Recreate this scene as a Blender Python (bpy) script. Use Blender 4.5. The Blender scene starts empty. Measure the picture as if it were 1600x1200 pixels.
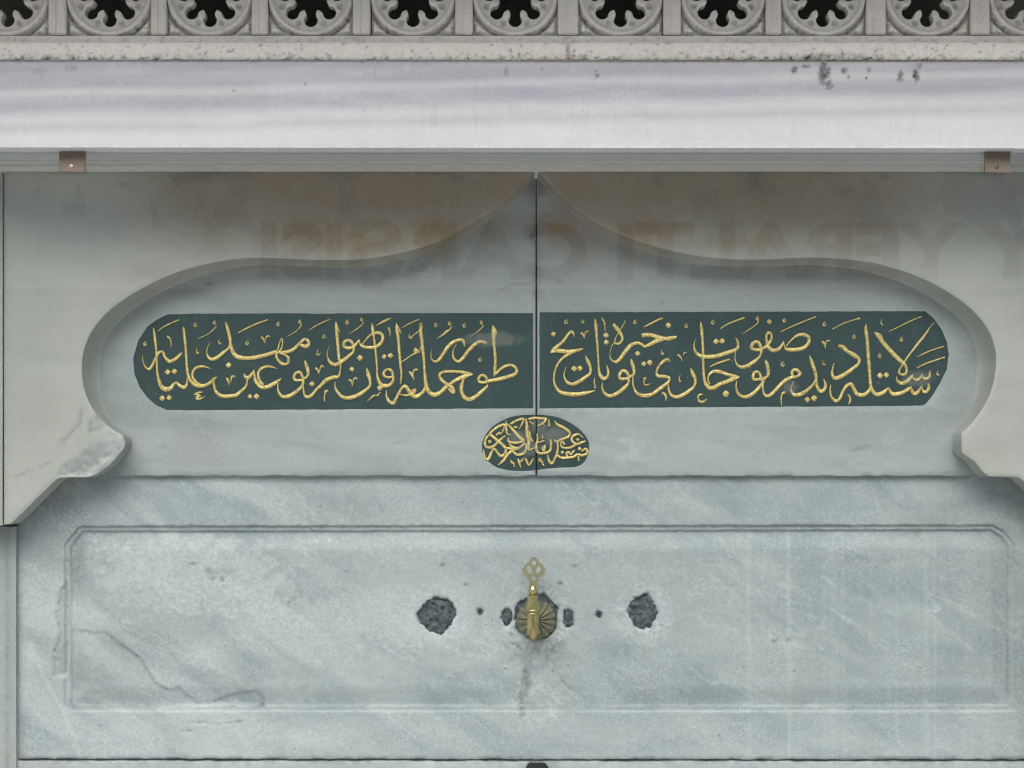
import bpy, bmesh, math, random
import numpy as np
from mathutils import Vector, Matrix
from mathutils.geometry import delaunay_2d_cdt

# ------------------------------------------------------------------ camera, light, exposure
sc = bpy.context.scene
col = sc.collection
EYE = 1.40          # camera height (m)
DIST = 3.3          # camera to inscription face (m)
S = 0.00125         # metres per photo pixel on the plane Y = 0
cam_d = bpy.data.cameras.new('camera'); cam = bpy.data.objects.new('camera', cam_d); col.objects.link(cam)
cam.location = (0, -DIST, EYE); cam.rotation_euler = (math.radians(90), 0, 0)
cam_d.sensor_width = 36; cam_d.lens = 36 * DIST / (1600 * S)
cam_d.shift_y = 180 / 1600.0
cam_d.clip_start = 0.05; cam_d.clip_end = 500
sc.camera = cam
sc.cycles.pixel_filter_type = 'BLACKMAN_HARRIS'; sc.cycles.filter_width = 1.15
world = bpy.data.worlds.new('World'); sc.world = world; world.use_nodes = True
wn = world.node_tree; wn.nodes.clear()
sky = wn.nodes.new('ShaderNodeTexSky'); sky.sky_type = 'NISHITA'; sky.sun_disc = False
SUN_EL, SUN_AZ = math.radians(53), math.radians(-8)      # azimuth off the wall's normal
sky.sun_elevation = SUN_EL; sky.sun_rotation = math.pi - SUN_AZ
sky.air_density = 1.0; sky.dust_density = 4.0; sky.ozone_density = 1.0
bg = wn.nodes.new('ShaderNodeBackground'); bg.inputs[1].default_value = 0.10
wo = wn.nodes.new('ShaderNodeOutputWorld')
wn.links.new(sky.outputs[0], bg.inputs[0]); wn.links.new(bg.outputs[0], wo.inputs[0])
sun_d = bpy.data.lights.new('sun', 'SUN'); sun_d.energy = 2.0; sun_d.angle = math.radians(60); sun_d.color = (1.0, 0.965, 0.91)
sun = bpy.data.objects.new('sun', sun_d); col.objects.link(sun)
sdir = Vector((math.sin(SUN_AZ) * math.cos(SUN_EL), -math.cos(SUN_AZ) * math.cos(SUN_EL), math.sin(SUN_EL)))
sun.rotation_euler = sdir.to_track_quat('Z', 'Y').to_euler(); sun.location = (0, -6, 8)
vs = sc.view_settings; vs.view_transform = 'Standard'; vs.look = 'None'; vs.gamma = 1.0; vs.exposure = 1.08
vs.use_curve_mapping = False
random.seed(7); rng = np.random.default_rng(7)

# ------------------------------------------------------------------ small maths
def k_of(Y): return S * (DIST + Y) / DIST
def W(px, py, Y):
    k = k_of(Y); return (px - 800) * k, EYE + (780 - py) * k
def hsh(i, j, s):
    n = (i.astype(np.int64) * 374761393 + j.astype(np.int64) * 668265263 + s * 974634777) & 0x7fffffff
    n = ((n ^ (n >> 13)) * 1274126177) & 0x7fffffff
    return ((n ^ (n >> 16)) & 0xffff) / 65535.0
def vn(x, y, s=0):
    xi = np.floor(x); yi = np.floor(y); fx = x - xi; fy = y - yi
    fx = fx * fx * (3 - 2 * fx); fy = fy * fy * (3 - 2 * fy)
    a = hsh(xi, yi, s); b = hsh(xi + 1, yi, s); c = hsh(xi, yi + 1, s); d = hsh(xi + 1, yi + 1, s)
    return a + (b - a) * fx + (c - a) * fy + (a - b - c + d) * fx * fy
def fbm(x, y, s=0, o=4):
    t = 0; a = 0.5; tot = 0
    for k in range(o):
        t = t + a * vn(x * 2 ** k + 13.7 * k, y * 2 ** k + 7.3 * k, s + k); tot += a; a *= 0.55
    return t / tot
def sst(a, b, x):
    t = np.clip((x - a) / (b - a), 0, 1); return t * t * (3 - 2 * t)
def dseg(X, Y, pts, closed=False):
    d = np.full(X.shape, 1e9); n = len(pts)
    for i in range(n if closed else n - 1):
        ax, ay = pts[i][:2]; bx, by = pts[(i + 1) % n][:2]; vx, vy = bx - ax, by - ay
        L = vx * vx + vy * vy + 1e-9
        t = np.clip(((X - ax) * vx + (Y - ay) * vy) / L, 0, 1)
        d = np.minimum(d, np.hypot(X - ax - t * vx, Y - ay - t * vy))
    return d
def inside(X, Y, pts):
    r = np.zeros(X.shape, bool); n = len(pts)
    for i in range(n):
        ax, ay = pts[i][:2]; bx, by = pts[(i + 1) % n][:2]
        if ay == by: continue
        c = ((ay > Y) != (by > Y)) & (X < (bx - ax) * (Y - ay) / (by - ay) + ax)
        r ^= c
    return r
def blob(X, Y, cx, cy, rx, ry, s=0, rough=0.5):
    n = (fbm(X / 9, Y / 9, s + 50) - 0.5) * 2 * rough
    return np.clip(1.0 - np.hypot((X - cx) / rx, (Y - cy) / ry) + n, 0, 1)
def catmull(P, step=1.5, closed=False):
    P = [np.array(p, float) for p in P]; n = len(P)
    if n < 3 and not closed: return [P[0] + (P[-1] - P[0]) * t for t in np.linspace(0, 1, 8)]
    out = []
    for i in range(n if closed else n - 1):
        if closed: p0, p1, p2, p3 = P[i - 1], P[i], P[(i + 1) % n], P[(i + 2) % n]
        else: p0, p1, p2, p3 = P[max(i - 1, 0)], P[i], P[i + 1], P[min(i + 2, n - 1)]
        m = max(2, int(np.hypot(*(p2 - p1)[:2]) / step))
        for j in range(m):
            t = j / m
            out.append(0.5 * ((2 * p1) + (-p0 + p2) * t + (2 * p0 - 5 * p1 + 4 * p2 - p3) * t * t + (-p0 + 3 * p1 - 3 * p2 + p3) * t ** 3))
    if not closed: out.append(P[-1])
    return out
def resample(pts, step, jit=0.0, seed=0, closed=True):
    out = []; n = len(pts)
    for i in range(n if closed else n - 1):
        a = pts[i]; b = pts[(i + 1) % n]; L = math.hypot(b[0] - a[0], b[1] - a[1]); m = max(1, int(round(L / step)))
        for j in range(m):
            t = j / m; x = a[0] + (b[0] - a[0]) * t; y = a[1] + (b[1] - a[1]) * t
            if jit and j > 0:
                q = (float(fbm(np.array([x / 14.]), np.array([y / 14.]), seed)[0]) - 0.5) * 2 * jit
                x += q * (b[1] - a[1]) / L; y -= q * (b[0] - a[0]) / L
            out.append((x, y))
    return out

# ------------------------------------------------------------------ object helpers
def put(name, me, mat, parent=None, smooth=False):
    if mat and not me.materials: me.materials.append(mat)
    if smooth:
        me.polygons.foreach_set('use_smooth', [True] * len(me.polygons))
    o = bpy.data.objects.new(name, me); col.objects.link(o)
    if parent is not None:
        o.parent = parent; o.matrix_parent_inverse = parent_world(parent).inverted()
    return o
def parent_world(p):
    m = Matrix.LocRotScale(p.location, p.rotation_euler, p.scale)
    if p.parent: m = parent_world(p.parent) @ p.matrix_parent_inverse @ m
    return m
def thing(name, label, cat, loc=(0, 0, 0), group=None):
    o = bpy.data.objects.new(name, None); col.objects.link(o); o.location = loc; o.empty_display_size = 0.1
    o['label'] = label; o['category'] = cat
    if group: o['group'] = group
    return o
def tag(o, label, cat, group=None):
    o['label'] = label; o['category'] = cat
    if group: o['group'] = group
    return o
def mesh(vs_, fs, attr=None):
    me = bpy.data.meshes.new('m'); me.from_pydata([tuple(v) for v in vs_], [], [tuple(f) for f in fs]); me.update()
    if attr is not None:
        ca = me.color_attributes.new('wear_and_light', 'FLOAT_COLOR', 'POINT')
        ca.data.foreach_set('color', np.asarray(attr, dtype=np.float32).ravel())
    return me
def box_bm(bm, x0, x1, y0, y1, z0, z1, bev=0.0):
    r = bmesh.ops.create_cube(bm, size=1.0)
    for v in r['verts']:
        v.co = Vector(((x0 + x1) / 2 + v.co.x * (x1 - x0), (y0 + y1) / 2 + v.co.y * (y1 - y0), (z0 + z1) / 2 + v.co.z * (z1 - z0)))
    if bev:
        es = list({e for v in r['verts'] for e in v.link_edges})
        bmesh.ops.bevel(bm, geom=es, offset=bev, segments=2, affect='EDGES')
def box(name, x0, x1, y0, y1, z0, z1, mat, parent=None, bev=0.0):
    bm = bmesh.new(); box_bm(bm, x0, x1, y0, y1, z0, z1, bev)
    me = bpy.data.meshes.new('m'); bm.to_mesh(me); bm.free(); return put(name, me, mat, parent)

def sheet(name, outer, holes, spacing, Y0, Yback, mat, parent=None, hfn=None, afn=None, bevel=0.0015, creases=(), local=False, jit=0.35, backfn=None):
    """stone face triangulated inside an outline (photo px), relief added towards the camera, sides extruded back"""
    outer = [tuple(p[:2]) for p in outer]; holes = [[tuple(p[:2]) for p in h] for h in holes]
    xs = [p[0] for p in outer]; ys = [p[1] for p in outer]
    gx, gy = np.meshgrid(np.arange(min(xs) + spacing / 2, max(xs), spacing), np.arange(min(ys) + spacing / 2, max(ys), spacing))
    gx = gx.ravel() + rng.uniform(-jit, jit, gx.size) * spacing; gy = gy.ravel() + rng.uniform(-jit, jit, gy.size) * spacing
    keep = inside(gx, gy, outer)
    for h in holes: keep &= ~inside(gx, gy, h)
    gx = gx[keep]; gy = gy[keep]
    d = dseg(gx, gy, outer, True)
    for h in holes: d = np.minimum(d, dseg(gx, gy, h, True))
    m = d > spacing * 0.35; gx = gx[m]; gy = gy[m]
    pts = []; edges = []
    for loop in [outer] + holes:
        b = len(pts); n = len(loop); pts += loop; edges += [(b + i, b + (i + 1) % n) for i in range(n)]
    if creases:
        dc = np.full(gx.shape, 1e9)
        for c_ in creases: dc = np.minimum(dc, dseg(gx, gy, c_, True))
        m = dc > 0.9; gx = gx[m]; gy = gy[m]
        for c_ in creases:
            b = len(pts); n = len(c_); pts += [tuple(p[:2]) for p in c_]; edges += [(b + i, b + (i + 1) % n) for i in range(n)]
    pts += list(zip(gx.tolist(), gy.tolist()))
    r = delaunay_2d_cdt([Vector(p) for p in pts], edges, [], 0, 1e-5)
    V = np.array([tuple(v) for v in r[0]]); F = np.array([tuple(f) for f in r[2]])
    c = V[F].mean(axis=1); kf = inside(c[:, 0], c[:, 1], outer)
    for h in holes: kf &= ~inside(c[:, 0], c[:, 1], h)
    F = F[kf]
    X, Yp = V[:, 0], V[:, 1]
    H = hfn(X, Yp) if hfn else np.zeros(len(X))
    dd = dseg(X, Yp, outer, True)
    for h in holes: dd = np.minimum(dd, dseg(X, Yp, h, True))
    H = H - bevel * np.exp(-(dd / 2.2) ** 2 * 1.0)
    A = afn(X, Yp) if afn else np.zeros((len(X), 4))
    A = np.clip(np.asarray(A, float), 0, 1)
    k = k_of(Y0)
    if local: wx = X * S; wz = -Yp * S
    else: wx = (X - 800) * k; wz = EYE + (780 - Yp) * k
    P = np.stack([wx, Y0 - H, wz], 1)
    # orient to face the camera (-Y)
    a, b, c3 = P[F[:, 0]], P[F[:, 1]], P[F[:, 2]]
    ny = (b[:, 2] - a[:, 2]) * (c3[:, 0] - a[:, 0]) - (b[:, 0] - a[:, 0]) * (c3[:, 2] - a[:, 2])
    fl = ny > 0; F[fl] = F[fl][:, ::-1]
    E = {}
    for t in F.tolist():
        for i in range(3):
            e = (t[i], t[(i + 1) % 3])
            if (e[1], e[0]) in E: del E[(e[1], e[0])]
            else: E[e] = 1
    idx = {}; extra = []; exA = []
    faces = F.tolist(); n0 = len(P); nr = 7 if backfn else 2
    for (i, j) in E:
        for q in (i, j):
            if q not in idx:
                idx[q] = n0 + nr * len(idx); bd = backfn(X[q], Yp[q]) if backfn else (0, 0)
                for r_ in range(nr):
                    t_ = math.pi / 2 * r_ / (nr - 1); w_ = 1 - math.cos(t_); dp = math.sin(t_) if backfn and (bd[0] or bd[1]) else r_ / (nr - 1)
                    extra.append((P[q][0] + bd[0] * k * w_, P[q][1] + (Yback - P[q][1]) * dp, P[q][2] - bd[1] * k * w_)); exA.append(A[q] * np.array([1, .5 if r_ == 0 else .2, 1 - .5 * w_, 1]))
        for r_ in range(nr - 1): faces.append((idx[j] + r_, idx[i] + r_, idx[i] + r_ + 1, idx[j] + r_ + 1))
    P = np.vstack([P, np.array(extra)]); A = np.vstack([A, np.array(exA)])
    me = mesh(P.tolist(), faces, A)
    nf = len(F); sm = [True] * nf + [bool(backfn)] * (len(faces) - nf)
    me.polygons.foreach_set('use_smooth', sm)
    return put(name, me, mat, parent)

def curve_plate(name, loops, thick, bev, mat, parent, loc, rot=(math.radians(90), 0, 0), res=1):
    """closed outlines (metres) filled with holes, given real thickness, turned into one mesh"""
    cu = bpy.data.curves.new('c', 'CURVE'); cu.dimensions = '2D'; cu.fill_mode = 'BOTH'; cu.extrude = thick / 2; cu.bevel_depth = bev; cu.bevel_resolution = res
    for L in loops:
        sp = cu.splines.new('POLY'); sp.points.add(len(L) - 1); sp.use_cyclic_u = True
        for p, q in zip(sp.points, L): p.co = (q[0], q[1], 0, 1)
    o = bpy.data.objects.new('tmp', cu); col.objects.link(o)
    dg = bpy.context.evaluated_depsgraph_get(); me = bpy.data.meshes.new_from_object(o.evaluated_get(dg))
    bpy.data.objects.remove(o); bpy.data.curves.remove(cu)
    me.transform(Matrix.Translation(loc) @ Matrix.Rotation(rot[0], 4, 'X'))
    me.materials.clear()
    return put(name, me, mat, parent)
def lathe(profile, n=24, flat=False):
    vs_, fs = [], []
    for (r, z) in profile:
        for i in range(n):
            a = 2 * math.pi * (i + 0.5) / n; vs_.append((r * math.cos(a), r * math.sin(a), z))
    for k in range(len(profile) - 1):
        for i in range(n):
            j = (i + 1) % n; fs.append((k * n + i, k * n + j, (k + 1) * n + j, (k + 1) * n + i))
    fs.append(tuple(range(n))[::-1]); b = (len(profile) - 1) * n; fs.append(tuple(b + i for i in range(n)))
    return mesh(vs_, fs)

# ------------------------------------------------------------------ materials
def nodes(name):
    m = bpy.data.materials.new(name); m.use_nodes = True; nt = m.node_tree; nt.nodes.clear()
    out = nt.nodes.new('ShaderNodeOutputMaterial'); b = nt.nodes.new('ShaderNodeBsdfPrincipled')
    nt.links.new(b.outputs[0], out.inputs[0]); return m, nt, b
def N(nt, t, **kw):
    n = nt.nodes.new(t)
    for k, v in kw.items(): setattr(n, k, v)
    return n
def noise(nt, vec, scale, detail=4, rough=0.55, dist=0.0):
    n = N(nt, 'ShaderNodeTexNoise'); n.inputs['Scale'].default_value = scale; n.inputs['Detail'].default_value = detail
    n.inputs['Roughness'].default_value = rough; n.inputs['Distortion'].default_value = dist
    nt.links.new(vec, n.inputs['Vector']); return n.outputs['Fac']
def ramp(nt, fac, a, b, ca=(0, 0, 0, 1), cb=(1, 1, 1, 1)):
    r = N(nt, 'ShaderNodeValToRGB'); r.color_ramp.elements[0].position = a; r.color_ramp.elements[1].position = b
    r.color_ramp.elements[0].color = ca; r.color_ramp.elements[1].color = cb; nt.links.new(fac, r.inputs[0]); return r.outputs[0]
def mix(nt, fac, a, b, mode='MIX'):
    m = N(nt, 'ShaderNodeMix', data_type='RGBA', blend_type=mode)
    if isinstance(fac, (int, float)): m.inputs[0].default_value = fac
    else: nt.links.new(fac, m.inputs[0])
    for s, v in ((6, a), (7, b)):
        if isinstance(v, tuple): m.inputs[s].default_value = (v + (1,))[:4]
        else: nt.links.new(v, m.inputs[s])
    return m.outputs[2]
def mth(nt, op, a, b=0.0, clamp=False):
    m = N(nt, 'ShaderNodeMath', operation=op); m.use_clamp = clamp
    for s, v in ((0, a), (1, b)):
        if isinstance(v, (int, float)): m.inputs[s].default_value = v
        else: nt.links.new(v, m.inputs[s])
    return m.outputs[0]
def pos(nt, scale=(1, 1, 1), rot=(0, 0, 0)):
    g = N(nt, 'ShaderNodeNewGeometry'); mp = N(nt, 'ShaderNodeMapping'); mp.inputs['Scale'].default_value = scale; mp.inputs['Rotation'].default_value = rot
    nt.links.new(g.outputs['Position'], mp.inputs['Vector']); return mp.outputs[0]

def marble(name, base, cloud, vein, brown=(0.27, 0.21, 0.13), pale=(0.50, 0.545, 0.54), dark=(0.05, 0.055, 0.05),
           rot=0.0, streak=0.5, speck=0.5, rough=0.55, bump=0.25, cloud_amt=0.6):
    m, nt, b = nodes(name)
    P = pos(nt)
    at = N(nt, 'ShaderNodeVertexColor', layer_name='wear_and_light'); sep = N(nt, 'ShaderNodeSeparateColor'); nt.links.new(at.outputs['Color'], sep.inputs[0])
    D, G, B_, A_ = sep.outputs[0], sep.outputs[1], sep.outputs[2], at.outputs['Alpha']
    c1 = ramp(nt, noise(nt, P, 2.6, 7, 0.62, 0.6), 0.36, 0.66)
    c = mix(nt, mth(nt, 'MULTIPLY', c1, cloud_amt), base, cloud)
    Pv = pos(nt, (1.6, 1, 9), (0, rot, 0))
    c2 = ramp(nt, noise(nt, Pv, 1.7, 8, 0.6, 0.8), 0.45, 0.72)
    c = mix(nt, mth(nt, 'MULTIPLY', c2, streak), c, vein)
    c = mix(nt, mth(nt, 'MULTIPLY', A_, 0.9), c, vein)
    c = mix(nt, B_, c, mix(nt, noise(nt, P, 6, 4), brown, (brown[0] * 1.25, brown[1] * .95, brown[2] * .85)))
    mm = ramp(nt, noise(nt, P, 42, 7, 0.72, 0.4), 0.44, 0.60)
    c = mix(nt, mth(nt, 'MULTIPLY', mth(nt, 'SUBTRACT', 1.0, mm), 0.12 + speck * 0.22), c, tuple(x * 0.72 for x in base))
    m2 = ramp(nt, noise(nt, pos(nt, (1.3, 1, .8), (0, .5, 0)), 75, 6, 0.75, 0.8), 0.53, 0.64)
    c = mix(nt, mth(nt, 'MULTIPLY', m2, 0.05 + speck * 0.30), c, pale)
    # grain: pale and dark crystals
    g1 = ramp(nt, noise(nt, P, 210, 3, 0.75), 0.50, 0.62)
    msk = ramp(nt, noise(nt, P, 5.5, 5, 0.65), 0.38, 0.68)
    c = mix(nt, mth(nt, 'MULTIPLY', mth(nt, 'MULTIPLY', g1, msk), speck * 0.75), c, pale)
    g2 = ramp(nt, noise(nt, P, 240, 3, 0.7), 0.56, 0.68)
    c = mix(nt, mth(nt, 'MULTIPLY', g2, speck * 0.45), c, tuple(x * 0.45 for x in base))
    pz = mth(nt, 'MULTIPLY', G, mth(nt, 'ADD', 0.45, mth(nt, 'MULTIPLY', ramp(nt, noise(nt, P, 160, 4, 0.7), 0.4, 0.62), 0.6)), True)
    c = mix(nt, pz, c, pale)
    # rare pits
    pit = ramp(nt, noise(nt, P, 95, 1, 0.4), 0.77, 0.80)
    c = mix(nt, mth(nt, 'MULTIPLY', pit, speck * 0.4), c, dark)
    dz = mth(nt, 'MULTIPLY', D, mth(nt, 'ADD', 0.5, mth(nt, 'MULTIPLY', ramp(nt, noise(nt, P, 120, 4, 0.7), 0.35, 0.6), 0.6)), True)
    c = mix(nt, dz, c, dark)
    nt.links.new(c, b.inputs['Base Color'])
    rr = ramp(nt, noise(nt, P, 30, 4), 0.3, 0.7, (rough - .1,) * 3 + (1,), (rough + .15,) * 3 + (1,))
    nt.links.new(rr, b.inputs['Roughness']); b.inputs['Specular IOR Level'].default_value = 0.35
    h = mth(nt, 'ADD', mth(nt, 'MULTIPLY', noise(nt, P, 240, 4, 0.7), 0.6), mth(nt, 'MULTIPLY', noise(nt, P, 28, 5, 0.6), 1.6))
    h = mth(nt, 'SUBTRACT', h, mth(nt, 'MULTIPLY', pit, 1.0))
    bp = N(nt, 'ShaderNodeBump'); bp.inputs['Strength'].default_value = bump; bp.inputs['Distance'].default_value = 0.002
    nt.links.new(h, bp.inputs['Height']); nt.links.new(bp.outputs[0], b.inputs['Normal'])
    return m

M = {}
M['lower'] = marble('lower_slab_marble', (0.375, 0.42, 0.415), (0.30, 0.345, 0.35), (0.24, 0.285, 0.30), rot=math.radians(38), streak=0.55, speck=0.8, bump=0.4)
M['panel'] = marble('inscription_marble', (0.38, 0.415, 0.40), (0.32, 0.355, 0.345), (0.26, 0.295, 0.295), rot=math.radians(-14), streak=0.35, speck=0.25, bump=0.15)
M['spandrel'] = marble('spandrel_marble', (0.435, 0.435, 0.39), (0.37, 0.37, 0.33), (0.315, 0.33, 0.305), brown=(0.21, 0.178, 0.105), rot=math.radians(60), streak=0.4, speck=0.16, bump=0.12)
M['lintel'] = marble('lintel_marble', (0.57, 0.573, 0.58), (0.53, 0.535, 0.55), (0.32, 0.34, 0.38), rot=0, streak=0.05, speck=0.22, rough=0.6, bump=0.15, pale=(0.72, 0.72, 0.72), cloud_amt=0.4)
M['frieze'] = marble('frieze_marble', (0.74, 0.71, 0.64), (0.61, 0.585, 0.525), (0.67, 0.645, 0.585), brown=(0.26, 0.10, 0.05), rot=0.3, streak=0.2, speck=0.7, rough=0.75, bump=0.6, pale=(0.8, 0.8, 0.76))

def simple(name, colr, rough=0.6, metal=0.0, nscale=20, amt=0.3, bump=0.0, bscale=80, col2=None):
    m, nt, b = nodes(name); P = pos(nt)
    c = mix(nt, mth(nt, 'MULTIPLY', ramp(nt, noise(nt, P, nscale, 5, 0.6), 0.35, 0.65), amt), colr, col2 or tuple(x * 0.5 for x in colr))
    nt.links.new(c, b.inputs['Base Color']); b.inputs['Roughness'].default_value = rough; b.inputs['Metallic'].default_value = metal
    if bump:
        bp = N(nt, 'ShaderNodeBump'); bp.inputs['Strength'].default_value = bump; bp.inputs['Distance'].default_value = 0.002
        nt.links.new(noise(nt, P, bscale, 5, 0.65), bp.inputs['Height']); nt.links.new(bp.outputs[0], b.inputs['Normal'])
    return m
DUST = [(770, 530, 52, 15), (1435, 592, 30, 14), (842, 665, 16, 15), (866, 680, 24, 17), (808, 684, 20, 12), (826, 700, 20, 14), (1236, 605, 14, 12)]
def dust_fac(nt):
    g = N(nt, 'ShaderNodeNewGeometry'); sp = N(nt, 'ShaderNodeSeparateXYZ'); nt.links.new(g.outputs['Position'], sp.inputs[0])
    tot = None; nz = mth(nt, 'MULTIPLY', mth(nt, 'SUBTRACT', noise(nt, g.outputs['Position'], 60, 3), 0.5), 1.1)
    for (cx, cy, rx, ry) in DUST:
        x, z = W(cx, cy, 0)
        dx = mth(nt, 'DIVIDE', mth(nt, 'SUBTRACT', sp.outputs[0], x), rx * S); dz = mth(nt, 'DIVIDE', mth(nt, 'SUBTRACT', sp.outputs[2], z), ry * S)
        r = mth(nt, 'SQRT', mth(nt, 'ADD', mth(nt, 'MULTIPLY', dx, dx), mth(nt, 'MULTIPLY', dz, dz)))
        f = mth(nt, 'MULTIPLY', mth(nt, 'ADD', mth(nt, 'SUBTRACT', 1.0, r), nz), 2.2, True)
        tot = f if tot is None else mth(nt, 'MAXIMUM', tot, f)
    return tot
# painted green ground
m, nt, b = nodes('green_ground_paint'); P = pos(nt)
c = mix(nt, ramp(nt, noise(nt, P, 7, 6, 0.65), 0.3, 0.7), (0.012, 0.037, 0.036), (0.022, 0.054, 0.050))
c = mix(nt, mth(nt, 'MULTIPLY', ramp(nt, noise(nt, pos(nt, (3, 1, 0.8)), 9, 5, 0.6), 0.55, 0.75), 0.4), c, (0.05, 0.095, 0.088))
c = mix(nt, ramp(nt, noise(nt, P, 150, 3, 0.6), 0.70, 0.76), c, (0.22, 0.28, 0.26))
c = mix(nt, mth(nt, 'MULTIPLY', dust_fac(nt), 0.45), c, (0.20, 0.205, 0.18))
nt.links.new(c, b.inputs['Base Color']); b.inputs['Roughness'].default_value = 0.6
bp = N(nt, 'ShaderNodeBump'); bp.inputs['Strength'].default_value = 0.3; bp.inputs['Distance'].default_value = 0.002
nt.links.new(noise(nt, P, 110, 5), bp.inputs['Height']); nt.links.new(bp.outputs[0], b.inputs['Normal'])
M['green'] = m
# gold leaf
m, nt, b = nodes('gold_leaf'); P = pos(nt)
c = mix(nt, ramp(nt, noise(nt, P, 90, 5, 0.7), 0.35, 0.7), (0.84, 0.66, 0.23), (0.46, 0.34, 0.10))
c = mix(nt, ramp(nt, noise(nt, P, 230, 3, 0.7), 0.54, 0.62), c, (1.0, 0.87, 0.42))  # bright flecks paint the sparkle of crinkled leaf into the colour
c = mix(nt, mth(nt, 'MULTIPLY', ramp(nt, noise(nt, P, 170, 4, 0.75), 0.55, 0.62), 0.65), c, (0.22, 0.14, 0.055))
at = N(nt, 'ShaderNodeVertexColor', layer_name='wear_and_light'); sep = N(nt, 'ShaderNodeSeparateColor'); nt.links.new(at.outputs['Color'], sep.inputs[0])
c = mix(nt, mth(nt, 'MULTIPLY', sep.outputs[0], 0.5), c, (0.20, 0.11, 0.04))
df = dust_fac(nt); c = mix(nt, mth(nt, 'MULTIPLY', df, 0.45), c, (0.40, 0.36, 0.24))
nt.links.new(c, b.inputs['Base Color']); b.inputs['Roughness'].default_value = 0.42
nt.links.new(mth(nt, 'MULTIPLY', mth(nt, 'SUBTRACT', 1.0, df), 0.40), b.inputs['Metallic'])
bp = N(nt, 'ShaderNodeBump'); bp.inputs['Strength'].default_value = 0.7; bp.inputs['Distance'].default_value = 0.0015
nt.links.new(noise(nt, P, 300, 4, 0.7), bp.inputs['Height']); nt.links.new(bp.outputs[0], b.inputs['Normal'])
M['gold'] = m
M['brass'] = simple('aged_brass', (0.60, 0.49, 0.22), 0.22, 0.85, 60, 0.6, 0.15, 200, (0.22, 0.19, 0.10))
M['brass_dull'] = simple('dull_rosette_brass', (0.27, 0.26, 0.16), 0.5, 0.35, 90, 0.7, 0.3, 200, (0.12, 0.12, 0.08))
M['brass_pale'] = simple('pale_lever_brass', (0.32, 0.30, 0.17), 0.4, 0.4, 90, 0.5, 0.2, 200, (0.30, 0.31, 0.24))
M['mortar'] = simple('dark_mortar', (0.028, 0.038, 0.046), 0.9, 0, 110, 0.95, 1.0, 150, (0.13, 0.15, 0.16))
M['black'] = simple('dark_void', (0.012, 0.013, 0.013), 0.9)
M['clip'] = simple('brown_clip_metal', (0.19, 0.155, 0.12), 0.45, 0.4, 12, 0.4, 0.1, 90)
M['steel'] = simple('screw_steel', (0.75, 0.7, 0.55), 0.35, 0.8)
M['core'] = simple('rubble_core', (0.24, 0.23, 0.205), 0.9, 0, 8, 0.5, 0.5)
M['paving'] = simple('grey_paving', (0.46, 0.46, 0.44), 0.8, 0, 3, 0.5, 0.3, 20)
M['eave'] = simple('grey_timber_eave', (0.10, 0.095, 0.085), 0.8, 0, 6, 0.5, 0.3)
# glass pane
m = bpy.data.materials.new('protective_glass'); m.use_nodes = True; nt = m.node_tree; nt.nodes.clear()
out = nt.nodes.new('ShaderNodeOutputMaterial'); tr = nt.nodes.new('ShaderNodeBsdfTransparent'); tr.inputs[0].default_value = (0.968, 0.984, 0.986, 1)
gl = nt.nodes.new('ShaderNodeBsdfGlossy'); gl.inputs['Roughness'].default_value = 0.02
fr = nt.nodes.new('ShaderNodeFresnel'); fr.inputs[0].default_value = 1.68
gg = nt.nodes.new('ShaderNodeNewGeometry'); mr = nt.nodes.new('ShaderNodeMapRange'); mr.inputs[3].default_value = 1.66; mr.inputs[4].default_value = 1 / 1.66
nt.links.new(gg.outputs['Backfacing'], mr.inputs[0]); nt.links.new(mr.outputs[0], fr.inputs[0])
mx = nt.nodes.new('ShaderNodeMixShader'); nt.links.new(fr.outputs[0], mx.inputs[0]); nt.links.new(tr.outputs[0], mx.inputs[1]); nt.links.new(gl.outputs[0], mx.inputs[2])
nt.links.new(mx.outputs[0], out.inputs[0]); M['glass'] = m

# ------------------------------------------------------------------ surface painting (dirt, pale scuffs, brown stain, grey vein, some light and shade)
def A4(X, d=0, p=0, b=0, v=0):
    z = np.zeros(X.shape); return np.stack([z + d, z + p, z + b, z + v], 1)

# ================================================================== THE FOUNTAIN
GX0, GX1 = -90, 1690
fountain = thing('marble_fountain', 'grey marble wall fountain with gold lettering on green under a pale lintel', 'fountain', (0, 0, 0))
Y_LOW, Y_SP, Y_RAIL, Y_LIN, Y_FR, Y_FASC, Y_GLASS = 0.013, -0.068, -0.260, -0.271, -0.236, -0.110, -0.232
APX = 838

left_cart = [(300, 490), (262, 491), (247, 498), (230, 510), (216, 531), (208, 560), (210, 585), (218, 605), (230, 621), (245, 634), (262, 641), (300, 641), (833, 638), (833, 489)]
right_cart = [(843, 488), (1446, 486), (1459, 497), (1472, 515), (1480, 535), (1483, 553), (1480, 577), (1470, 597), (1458, 617), (1447, 631), (1440, 634), (843, 638)]
oval_z = [(105, 490), (110, 400), (160, 300), (240, 210), (350, 140), (460, 95), (600, 68), (765, 64), (900, 70), (1050, 95), (1200, 160), (1330, 250), (1420, 360), (1448, 450), (1430, 560), (1380, 660), (1280, 715), (1100, 725), (900, 740), (700, 765), (500, 765), (350, 740), (250, 700), (160, 620), (115, 550)]
oval = [(740 + p[0] / 8, 640 + p[1] / 8) for p in catmull(oval_z, 40, True)]
def clip_x(poly, x, keep_left):
    out = []; n = len(poly)
    for i in range(n):
        a, b = poly[i], poly[(i + 1) % n]; ia = (a[0] <= x) == keep_left; ib = (b[0] <= x) == keep_left
        if ia: out.append(tuple(a[:2]))
        if ia != ib:
            t = (x - a[0]) / (b[0] - a[0]); out.append((x, a[1] + (b[1] - a[1]) * t))
    return out

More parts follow.
